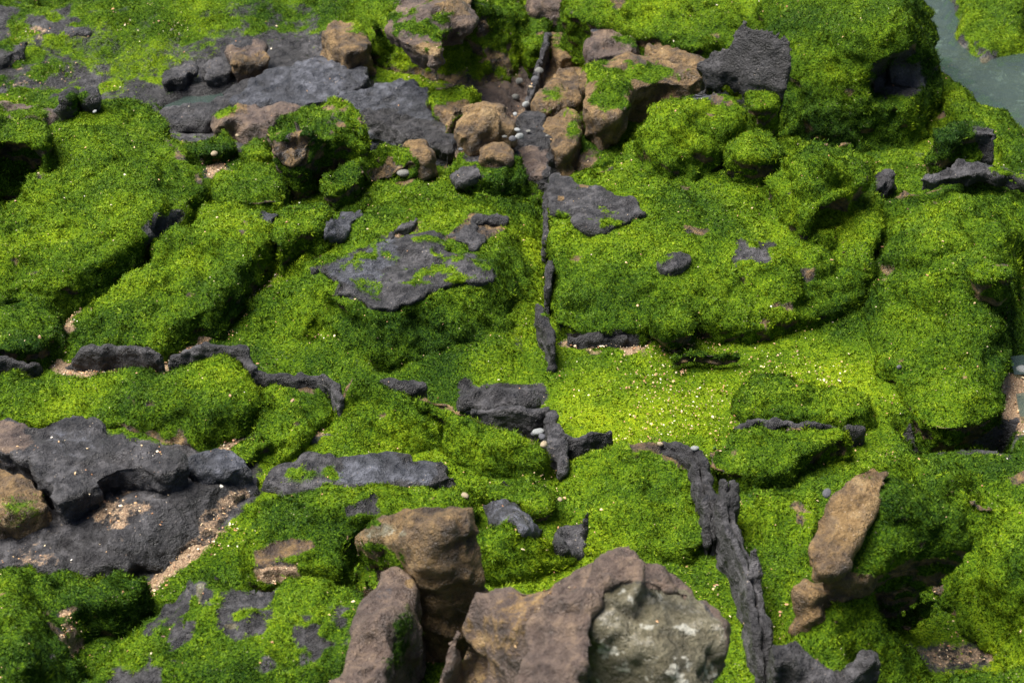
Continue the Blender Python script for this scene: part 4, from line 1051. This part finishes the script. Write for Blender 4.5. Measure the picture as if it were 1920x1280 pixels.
# ---------------------------------------------------------------- dark crust slabs
GS = 'dark rock slabs'
def slab(label, rim, **kw):
    a = dict(kind='dark', vox=.007, smooth=.006, amp=(.012, .009, .007), ledge=.003, jit=.32, step=.035, flare=-.012, facet=(0.10, 0.013))
    a.update(kw)
    return rock('rock_slab', label, 'rock slab', rim, group=GS, **a)

slab('blue-grey slab of the upper left pair, nearer the small pool', [(425, 188), (462, 160), (500, 134), (548, 118), (588, 100), (640, 104), (672, 116), (692, 142), (650, 172), (610, 186), (540, 196), (470, 200)], z=.08, kind='blue', amp=(.022, .012, .007), flare=.01)
slab('long blue-grey slab running down to the stony gully', [(640, 176), (700, 152), (740, 148), (776, 146), (800, 166), (822, 198), (842, 236), (850, 262), (838, 285), (810, 272), (760, 250), (700, 226), (655, 202)], z=.11, kind='blue', amp=(.020, .012, .007), flare=.03, paints=[('blue', .15, [(690, 200), (850, 230), (850, 320), (640, 230)], 8, 16)])
slab('flat dark slab beside the small pool, left of the brown hollow rock', [(302, 150), (322, 122), (360, 118), (366, 132), (350, 142), (312, 154)], z=.04, smooth=0.010)
slab('flat dark slab between the small pool and the brown hollow rock', [(375, 128), (400, 108), (430, 104), (440, 128), (410, 138), (384, 142)], z=.04, smooth=0.010)
slab('dark ledge curling round the near end of the small pool', [(340, 196), (372, 192), (420, 180), (424, 164), (470, 148), (500, 152), (505, 190), (440, 205), (400, 222), (340, 232), (310, 225), (290, 205)], z=.045, smooth=0.010, flare=.01)
slab('brownish ridge between the small pool and the plump mossy boulder', [(395, 215), (440, 196), (530, 188), (572, 194), (520, 214), (500, 240), (460, 228), (420, 226)], z=.10, kind='brown', flare=.03, smooth=0.020, paints=[('tan', .9, [(400, 205), (460, 190), (470, 215), (420, 225)], 8), ('moss', .8, [(395, 205), (440, 205), (430, 218), (395, 216)], 6)], tint=.6)
rock('rock', 'brown hollow rock above the small pool', 'rock', [(428, 96), (448, 68), (470, 66), (496, 84), (508, 106), (490, 116), (450, 112), (436, 118)], z=.09, flare=-.03, kind='brown', paints=[('tan', .8, [(430, 95), (510, 100), (510, 140), (430, 140)], 10), ('brown', .1, [(430, 60), (480, 60), (470, 82), (430, 84)], 5)], group='bare rocks')
slab('broken grey crust with holes across the central mossy mound', [(578, 502, .205), (604, 500, .205), (640, 480, .205), (690, 468, .22), (716, 446, .225), (735, 440, .23), (752, 446, .23), (810, 432, .235), (826, 440, .235), (836, 470, .24), (880, 474, .24), (912, 486, .24), (920, 500, .24), (932, 516, .238), (888, 528, .25), (836, 534, .252), (800, 546, .255), (776, 566, .255), (740, 578, .253), (712, 576, .25), (686, 562, .245), (664, 550, .238), (626, 552, .228), (640, 524, .228), (612, 512, .215)], z=.24, flare=-.012,
     paints=[('blue', .8, [(620, 490), (730, 440), (760, 470), (700, 540), (640, 540)], 14, 40), ('moss', .65, [(640, 470), (720, 470), (760, 480), (700, 496), (650, 494)], 5, 30), ('moss', .62, [(780, 445), (840, 455), (900, 480), (910, 500), (850, 490), (800, 470)], 6, 40), ('moss', .62, [(770, 500), (830, 495), (910, 510), (850, 525), (780, 530)], 6, 40), ('moss', .55, [(660, 500), (710, 510), (700, 560), (660, 540)], 8, 50)], tint=.62, conform=0.017, thick=.04, facet=(0.08, 0.006), amp=(.006, .006, .006))
slab('hooked grey crust wrapping a tan hollow on the central mound', [(838, 440, .215), (872, 424, .21), (884, 402, .205), (930, 398, .20), (956, 408, .20), (950, 416, .20), (914, 412, .205), (890, 418, .21), (892, 434, .215), (912, 442, .22), (908, 452, .225), (890, 466, .23), (876, 452, .225), (852, 446, .22)], z=.21, flare=-.01, conform=0.013, thick=.04, facet=(0.08, 0.006), amp=(.006, .006, .006))
slab('small grey crust at the back left corner of the central mound', [(604, 434), (612, 410), (640, 400), (676, 392), (682, 400), (660, 414), (652, 436), (624, 442)], z=.185, zb=.08, kind='blue', flare=-.01, conform=0.012, thick=.04, facet=(0.08, 0.006), amp=(.006, .006, .006))
slab('thin curved dark lip over a sandy pit on the central mound', [(728, 432), (740, 424), (772, 414), (780, 402), (784, 408), (776, 420), (746, 432), (735, 442)], z=.215, zb=.12, flare=-.01, conform=0.014, thick=.04, facet=(0.08, 0.006), amp=(.006, .006, .006))
slab('pitted dark grey slab against the right side of the central seam', [(1030, 330), (1046, 326), (1072, 336), (1084, 342), (1110, 346), (1142, 352), (1154, 364), (1186, 364), (1196, 376), (1200, 392), (1214, 398), (1190, 404), (1176, 414), (1160, 424), (1120, 432), (1092, 430), (1074, 418), (1072, 402), (1050, 396), (1036, 400), (1034, 370)], z=.20, zb=.08, flare=-.005, paints=[('moss', .75, [(1130, 396), (1170, 405), (1150, 425), (1128, 420)], 4, 14), ('tan', .9, [(1084, 342), (1104, 342), (1104, 352), (1088, 352)], 3, 4), ('tan', .9, [(1046, 368), (1056, 368), (1056, 376), (1046, 376)], 3, 4), ('moss', .7, [(1040, 392), (1070, 392), (1075, 420), (1040, 420)], 4, 8)], ledge=.004, tint=.62, conform=0.013, thick=.04, facet=(0.08, 0.006), amp=(.006, .006, .006))
slab('small half-moon dark slab jutting over the flat mossy shelf', [(1228, 492), (1236, 480), (1262, 472), (1292, 474), (1298, 484), (1286, 496), (1262, 506), (1236, 504)], z=.225, zb=.13, flare=-.02, paints=[('moss', .8, [(1226, 484), (1250, 474), (1264, 480), (1240, 494)], 4, 8)], conform=0.024, thick=.04, facet=(0.08, 0.006), amp=(.006, .006, .006))
slab('small dark slab leaning on the mossy front of the dark-topped rock', [(842, 330), (850, 318), (872, 310), (900, 314), (906, 326), (880, 334), (852, 342)], z=.175, zb=.05, conform=0.021, thick=.04, facet=(0.08, 0.006), amp=(.006, .006, .006))
slab('jagged pointed dark slab at the right edge, on the bluff', [(1722, 338, 0.185), (1760, 318, 0.191), (1790, 300, 0.205), (1812, 294, 0.211), (1812, 306, 0.205), (1850, 306, 0.211), (1890, 316, 0.211), (1960, 338, 0.211), (1960, 352, 0.205), (1890, 330, 0.198), (1850, 324, 0.198), (1820, 330, 0.191), (1780, 334, 0.185), (1750, 342, 0.178)], z=.2, thick=.05, flare=-.02, paints=[('moss', .8, [(1850, 310), (1960, 335), (1960, 350), (1860, 322)], 5, 8)])
slab('small grey slab standing between the notched boulder and the bluff', [(1624, 340), (1648, 322), (1672, 316), (1668, 332), (1650, 350), (1630, 362)], z=.12, zb=-.02, flare=.0)
slab('dark jagged overhanging crust along the left edge', [(-90, 780), (20, 776), (40, 788), (75, 796), (110, 784), (160, 778), (186, 782), (196, 804), (226, 816), (270, 830), (320, 838), (352, 856), (356, 872), (330, 884), (280, 884), (246, 878), (206, 888), (190, 912), (150, 926), (110, 944), (92, 930), (84, 900), (64, 880), (60, 862), (20, 848), (-90, 842)], z=.17, zb=.0, flare=-.045, amp=(.018, .009, .005), kind='dark', paints=[('brown', .7, [(-90, 770), (60, 780), (60, 860), (-90, 850)], 20, 40), ('blue', .4, [(80, 780), (240, 800), (200, 860), (90, 860)], 20, 40)])
slab('light grey rounded slab between the jagged crust and the wide dark sheet', [(352, 856), (372, 838), (404, 834), (440, 846), (466, 858), (470, 872), (430, 882), (380, 886), (356, 876)], z=.13, zb=.0, kind='blue', flare=.0, smooth=0.015)
slab('wide dark sheet of rock sprinkled with shell sand, lower left', [(-90, 985), (40, 962), (110, 948), (180, 930), (240, 896), (330, 886), (420, 880), (478, 886), (484, 912), (466, 948, .03), (420, 975, .03), (392, 1012, .03), (340, 1030, .03), (300, 1060, .03), (240, 1066), (160, 1060), (60, 1066), (-90, 1066)], inner=[(300, 940, .11), (400, 905, .11), (150, 1000, .08), (250, 1010, .09)], z=.065, zb=-.05, flare=.03, smooth=0.015, amp=(.022, .010, .005), ledge=.0015, paints=[('sand', .5, [(180, 920), (250, 915), (300, 950), (230, 990), (170, 980)], 14, 60), ('sand', .5, [(380, 960), (470, 900), (480, 930), (400, 1010), (340, 1030)], 10, 40), ('sand', .42, [(30, 1020), (110, 1020), (100, 1060), (30, 1060)], 10, 40)])
slab('smooth dark tongue of rock below the pyramid rock', [(486, 898), (510, 876), (556, 862), (620, 850), (690, 845), (760, 848), (808, 862), (836, 882), (860, 890), (820, 902), (790, 908), (720, 908), (660, 908), (600, 924), (530, 920)], z=.075, zb=-.04, flare=.02, smooth=0.015, amp=(.012, .007, .003), kind='dark', paints=[('blue', .8, [(640, 840), (830, 850), (820, 900), (640, 910)], 20, 40), ('moss', .65, [(540, 875), (620, 875), (620, 895), (540, 895)], 8, 30)], tint=.45)
slab('small mid-grey slab lying in bright moss right of the brown hump boulder', [(906, 946), (920, 932), (946, 930), (970, 942), (990, 958), (1000, 975), (1020, 985), (1010, 996), (980, 988), (960, 968), (916, 968)], z=.10, zb=-.02, flare=.01, smooth=0.015, kind='blue', paints=[('blue', .5, [(900, 925), (1000, 925), (1000, 1000), (900, 1000)], 10)], conform=0.013, thick=.04, facet=(0.08, 0.006), amp=(.006, .006, .006))
slab('little dark slab with broken edge beside the upright peg', [(1036, 1010), (1044, 990), (1062, 984), (1096, 980), (1104, 990), (1086, 1000), (1100, 1014), (1094, 1036), (1072, 1032), (1044, 1022)], z=.05, zb=-.04, flare=.01, conform=0.009, thick=.04, facet=(0.08, 0.006), amp=(.006, .006, .006))
slab('blackish upper plate stepped beside the small square hollow', [(862, 748, .05), (890, 732, .06), (930, 728, .06), (1000, 734, .06), (1014, 744, .05), (1000, 756, .04), (940, 760, .04), (890, 758, .04)], z=.09, zb=-.04, flare=.0, thick=.035)
slab('thin dark plate lying behind the pyramid rock', [(700, 708), (722, 708), (760, 714), (798, 714), (800, 722), (770, 728), (730, 724)], z=.115, zb=.05, flare=-.01)
slab('dark bare patch of rock in the green slope at the far left', [(120, 52), (170, 50), (168, 62), (130, 64)], z=.10, zb=-.02, flare=.03, smooth=0.020)
slab('low dark slab at the far left edge of the green slope', [(-60, 92), (30, 82), (52, 74), (40, 92), (10, 104), (-60, 110)], z=.09, zb=-.02, flare=.02, paints=[('moss', .7, [(-20, 70), (30, 78), (20, 92), (-20, 96)], 6)], tint=.4)

# ---------------------------------------------------------------- upright mineral veins and dikes
vein('short dark vein at the left edge level with the wavy vein', [(-60, 678, .07), (10, 674, .08), (50, 678, .08), (76, 686, .04)], .020)
vein('left segment of the dark wavy vein, split along its top', [(124, 684, 0.022), (146, 664, 0.072), (170, 658, 0.094), (215, 652, 0.101), (256, 654, 0.101), (290, 666, 0.086), (304, 676, 0.072)], .022)
vein('arched middle segment of the dark wavy vein', [(312, 678, 0.086), (322, 660, 0.115), (352, 652, 0.137), (396, 646, 0.151), (436, 646, 0.158), (456, 652, 0.158), (464, 670, 0.144), (478, 684, 0.137)], .022)
vein('thin right segment of the dark wavy vein curling down beside the pyramid rock', [(478, 692, 0.122), (510, 702, 0.108), (545, 708, 0.101), (575, 700, 0.115), (604, 700, 0.122), (622, 712, 0.122), (632, 732, 0.122), (638, 752, 0.115)], .020)
vein('broad purple-grey dike running up the stony gully', [(1006, 338, .06, .10), (1000, 300, .09, .13), (1002, 260, .10, .12), (1000, 224, .10, .09), (992, 208, .08, .05)], .1, flare=.03, paints=[('brown', .8, [(970, 280), (1030, 280), (1030, 350), (970, 350)], 10, 30)])
vein('slender grey fin at the head of the stony gully', [(986, 196, .07), (996, 160, .08), (1012, 120, .09), (1022, 86, .10), (1028, 56, .10)], .018)
vein('thin dark crack ridge along the upper central seam beside the pitted slab', [(1027, 345, .12), (1025, 380, .115), (1024, 420, .11), (1024, 455, .11)], .012)
vein('tiny dark fin poking out of the bright moss on the central seam', [(1033, 488, .12), (1030, 508, .13), (1024, 530, .12)], .02)
vein('mossy lower fin of the central seam above the pool bed', [(1008, 570, .08), (1014, 590, .09), (1030, 612, .09), (1032, 640, .08), (1036, 665, .05)], .022, paints=[('moss', .8, [(1005, 585), (1030, 585), (1030, 605), (1005, 605)], 4)])
vein('dark straight lip under the front edge of the flat shelf', [(1062, 632, .025), (1110, 630, .03), (1160, 632, .03), (1196, 637, .01)], .016)  # dark strip added for the shaded underside of the shelf, not a real vein
vein('low black lip along the near edge of the pool bed', [(1052, 814, .08), (1090, 812, .085), (1130, 810, .085), (1146, 814, .06)], .016)
vein('crumbling dark fin beside the small square hollow', [(1030, 770, 0.070, .03), (1036, 800, 0.070, .05), (1044, 830, 0.070, .045), (1054, 860, 0.056, .03), (1056, 892, 0.028, .02)], .03)
vein('black front plate bounding the small square hollow', [(884, 764, 0.070), (930, 766, 0.070), (980, 770, 0.070), (1030, 774, 0.063)], .020)
vein('thin horizontal vein above the undercut mossy slab, right of the pool bed', [(1374, 796, .10), (1410, 786, .12), (1450, 784, .12), (1500, 792, .11), (1560, 794, .09), (1620, 798, .06)], .014)
vein('upper dark fin of the long double vein beside the mossy swell', [(1240, 832, .10, .04), (1272, 832, .12, .045), (1300, 848, .13, .05), (1318, 880, .13, .046), (1328, 920, .12, .042), (1336, 960, .11, .04), (1338, 998, .07, .03)], .05, twin=.010)
vein('long main fin of the double vein with a rounded upper knob', [(1364, 900, .17, .042), (1368, 930, .16, .046), (1362, 960, .13, .046), (1374, 1000, .13, .042), (1398, 1040, .13, .042), (1410, 1080, .13, .046), (1418, 1130, .12, .048), (1428, 1180, .11, .05), (1434, 1230, .09, .046), (1436, 1262, .06, .04)], .055, twin=-.010)
vein('pointed splinter standing on the main fin of the double vein', [(1414, 1020, .21, .015), (1420, 1050, .18, .03), (1426, 1085, .14, .03)], .02)
vein('stub of dark vein stone at the bottom, right of the double vein', [(1450, 1226, .16, .08), (1490, 1212, .18, .09), (1530, 1250, .14, .08), (1540, 1300, .10, .08)], .08)
vein('jagged dark stone spike at the bottom edge next to the mossy foot', [(1560, 1262, .12, .06), (1600, 1256, .13, .06), (1636, 1228, .17, .05), (1650, 1240, .14, .05)], .05)
vein('small black upright peg in the bright moss', [(1098, 948, .13, .02), (1100, 962, .11, .025), (1094, 984, .07, .02)], .02)
vein('dark stick-like fin climbing out of the cave in the huge block', [(1648, 248, .03), (1668, 210, .06), (1684, 184, .10), (1704, 168, .13), (1724, 154, .14), (1746, 138, .14)], .022, zb=-.03)

# ---------------------------------------------------------------- limpets and pebbles
def limpet_mesh(seed):
    r = np.random.default_rng(seed)
    n, V, F = 18, [], []
    prof = [(1.0, 0.0), (0.93, 0.16), (0.72, 0.42), (0.42, 0.68), (0.16, 0.82)]
    for a, h in prof:
        for i in range(n):
            t = 2 * math.pi * i / n
            rr = a * (1 + 0.05 * math.cos(9 * t) + r.normal() * 0.012)
            V.append((rr * math.cos(t) + 0.12 * h, rr * 0.86 * math.sin(t), h))
    V += [(0.1, 0, 0.87), (0, 0, -0.05)]
    for k in range(len(prof) - 1):
        for i in range(n):
            j = (i + 1) % n
            F.append((k * n + i, k * n + j, (k + 1) * n + j, (k + 1) * n + i))
    e = (len(prof) - 1) * n
    F += [(e + i, e + (i + 1) % n, len(V) - 2) for i in range(n)]
    F += [((i + 1) % n, i, len(V) - 1) for i in range(n)]
    me = bpy.data.meshes.new('limpet_shell')
    me.from_pydata(V, [], F)
    me.polygons.foreach_set('use_smooth', [True] * len(F))
    return me

def pebble_mesh(seed):
    n, m = 14, 9
    V, F = [(0, 0, 1.0)], []
    for k in range(1, m):
        for i in range(n):
            t, ph = 2 * math.pi * i / n, math.pi * k / m
            V.append((math.sin(ph) * math.cos(t), math.sin(ph) * math.sin(t), math.cos(ph)))
    V.append((0, 0, -1.0))
    P = np.array(V)
    P *= (1 + 0.22 * fbm(P + seed * 3.3, 1.1, 2, seed))[:, None]
    P *= np.array([1.0, 0.78, 0.55])
    F += [(0, 1 + i, 1 + (i + 1) % n) for i in range(n)]
    for k in range(m - 2):
        for i in range(n):
            j = (i + 1) % n
            F.append((1 + k * n + i, 1 + (k + 1) * n + i, 1 + (k + 1) * n + j, 1 + k * n + j))
    e = 1 + (m - 2) * n
    F += [(e + i, len(V) - 1, e + (i + 1) % n) for i in range(n)]
    me = bpy.data.meshes.new('pebble')
    me.from_pydata([tuple(p) for p in P], [], F)
    me.polygons.foreach_set('use_smooth', [True] * len(F))
    return me

SMALL = [  # kind, px, py, width in px, material, label
    ('limpet_shell', 1011, 128, 18, 0, 'topmost grey limpet shell, right of the slender fin in the gully'),
    ('limpet_shell', 973, 148, 17, 0, 'pale grey limpet shell left of the slender fin in the gully'),
    ('limpet_shell', 1003, 144, 17, 1, 'dark grey limpet shell just below the topmost limpet in the gully'),
    ('pebble', 995, 162, 9, 2, 'tiny cream pebble against the tan rock in the gully'),
    ('limpet_shell', 967, 178, 16, 0, 'grey limpet shell left of the fin above the ochre boulder tip'),
    ('limpet_shell', 986, 192, 15, 3, 'whitish limpet shell at the upper end of the broad dike'),
    ('pebble', 966, 213, 11, 3, 'small pale pebble at the right tip of the ochre boulder'),
    ('limpet_shell', 974, 251, 17, 3, 'brightest limpet of the cluster under the ochre boulder'),
    ('limpet_shell', 961, 256, 16, 1, 'dark limpet in the middle of the cluster under the ochre boulder'),
    ('pebble', 946, 255, 11, 0, 'small grey pebble left in the cluster under the ochre boulder'),
    ('pebble', 970, 242, 12, 3, 'flat pale pebble on top of the cluster under the ochre boulder'),
    ('pebble', 991, 245, 10, 0, 'small olive-grey pebble lying on the broad dike'),
    ('limpet_shell', 1025, 254, 13, 0, 'brownish limpet right of the broad dike beside the pitted ochre rock'),
    ('pebble', 864, 279, 11, 1, 'small dark pebble at the lower tip of the long blue-grey slab'),
    ('pebble', 757, 321, 26, 0, 'oval grey pebble lodged in the black hole under the mossy arch'),
    ('pebble', 1016, 816, 17, 1, 'dark olive rounded pebble in the small square hollow'),
    ('pebble', 1003, 810, 17, 1, 'purplish grey pebble against the tan edge of the small square hollow'),
    ('pebble', 1010, 806, 24, 3, 'flat blue-grey pebble at the water in the small square hollow'),
    ('pebble', 1020, 830, 17, 2, 'cream white pebble at the bottom of the small square hollow'),
    ('pebble', 1303, 838, 16, 3, 'pale grey oval pebble at the near corner of the pool bed'),
    ('pebble', 1238, 830, 13, 2, 'flat cream pebble behind the upper fin of the double vein'),
    ('pebble', 1550, 921, 22, 1, 'flat black pebble lying on the bright moss beside the ochre-crusted boulder'),
    ('pebble', 445, 253, 10, 2, 'tan shell bit beside the small mossy clump'),
    ('pebble', 402, 286, 15, 2, 'round tan pebble under the small mossy clump'),
    ('pebble', 178, 208, 9, 3, 'white shell bit below the right black knob'),
    ('pebble', 1050, 934, 12, 2, 'small pinkish cream shell bit on the bright moss above the upright peg'),
    ('pebble', 872, 926, 16, 2, 'cream shell bit in sandy moss above the small mid-grey slab'),
    ('pebble', 1916, 690, 30, 3, 'blue-grey pebble at the right edge below the bluff'),
    ('limpet_shell', 1686, 685, 10, 1, 'tiny dark limpet on the lower flank of the bluff'),
]
for k, (kind, px, py, wpx, mi, label) in enumerate(SMALL):
    P0 = np.array(hit_z(px, py + wpx * 0.25))
    r = 0.5 * wpx / 960 * TH * ((P0 - CP) @ FW)
    me = limpet_mesh(k) if kind == 'limpet_shell' else pebble_mesh(k)
    me.materials.append(M_PEB[mi])
    o = bpy.data.objects.new(kind, me)
    o.location = P0 + np.array([0, 0, 0.28 * r if kind == 'pebble' else -0.05 * r])
    o.scale = (r, r, r)
    rz = random.uniform(0, 6.28)
    o.rotation_euler = (random.uniform(-.2, .2), random.uniform(-.2, .2), rz) if kind == 'pebble' else (random.uniform(.2, .5), random.uniform(-.3, .3), random.uniform(-.6, .6))
    col.objects.link(o)
    tag(o, label, 'shell' if kind == 'limpet_shell' else 'pebble', 'limpets and pebbles')

# ---------------------------------------------------------------- growth: algae on every rock and on the ground, shell sand
for P, Qd, mm, o, tint, dens, leafy, sd in MOSSY:
    grow('moss', P, Qd, mm, o, tint, dens, leafy, sd)
gm = grow('ground_moss', GP, GQ, GA['moss'], None, GT, DENSITY, 0.22, 77.0)
tag(gm, 'bright green algae carpet over the low ground between the rocks', 'algae')

r = np.random.default_rng(99)
pos, siz = [], []
fr = None
def scatter(P, Qd, dens, size):
    vn, fn = normals(P, Qd)
    area = 0.5 * np.linalg.norm(fn, axis=1)
    cen = P[Qd].mean(1)
    px = PX(cen)
    vis = (px[:, 0] > -170) & (px[:, 0] < 2090) & (px[:, 1] > -140) & (px[:, 1] < 1440) & (cen[:, 1] > 2.0) & (fn[:, 2] > 0.4 * 2 * area)
    c = r.poisson(np.clip(area * dens[Qd].mean(1) * vis, 0, 50))
    fi = np.repeat(np.arange(len(Qd)), c)
    u, v = r.random(len(fi))[:, None], r.random(len(fi))[:, None]
    q = Qd[fi]
    p = (P[q[:, 0]] * (1 - u) + P[q[:, 1]] * u) * (1 - v) + (P[q[:, 3]] * (1 - u) + P[q[:, 2]] * u) * v
    pos.append(p)
    siz.append(np.exp(r.normal(size=len(p)) * 0.38) * size)
lift = np.array([0, 0, 0.004])
gs = np.clip(GA['sand'], 0, 1) ** 2
scatter(GP + lift * (1 + 2.0 * GA['moss'])[:, None], GQ, 8000 * gs + 400 * sstep(fbm(GP, 0.2, 2, 40), 0.1, 0.5), 0.0027)
for o in list(col.objects):
    if o.type == 'MESH' and o.data.attributes.get('sand') and o is not ground:
        n = len(o.data.vertices)
        P = np.empty(n * 3, np.float32); o.data.vertices.foreach_get('co', P); P = P.reshape(-1, 3).astype(float)
        Q = np.empty(len(o.data.loops), np.int32); o.data.loops.foreach_get('vertex_index', Q); Q = Q.reshape(-1, 4)
        s = np.empty(n, np.float32); o.data.attributes['sand'].data.foreach_get('value', s)
        m = np.empty(n, np.float32); o.data.attributes['moss'].data.foreach_get('value', m)
        flat = 700 if 'wide dark sheet' in o.get('label', '') or 'jagged overhanging' in o.get('label', '') else 160
        scatter(P + np.array([0, 0, 0.002]), Q, 9000.0 * s ** 2 + flat * sstep(fbm(P, 0.12, 2, 41), -0.1, 0.5) + 60 * m, 0.0030)
pos, siz = np.concatenate(pos), np.concatenate(siz)
ax = r.normal(size=pos.shape) * 0.4 + np.array([0, 0, 1.0])
ax /= np.linalg.norm(ax, axis=1)[:, None]
ss = siz[:, None] * np.stack([np.ones(len(siz)), r.uniform(.6, 1, len(siz)), r.uniform(.6, 1, len(siz))], -1)
sg = points_object('shell_sand', pos, axis_euler(ax, r.random(len(pos)) * 6.28), ss, r.integers(0, 3, len(pos)), np.clip(r.beta(2.0, 2.3, len(pos)), 0, 1), NG_GRAIN)
tag(sg, 'coarse orange and cream shell sand lying in cracks and hollows', 'sand')
for o in PENDING:
    col.objects.link(o)
print('tris', sum(len(o.data.polygons) * 2 for o in col.objects if o.type == 'MESH'), 'points', sum(len(o.data.vertices) for o in PENDING))
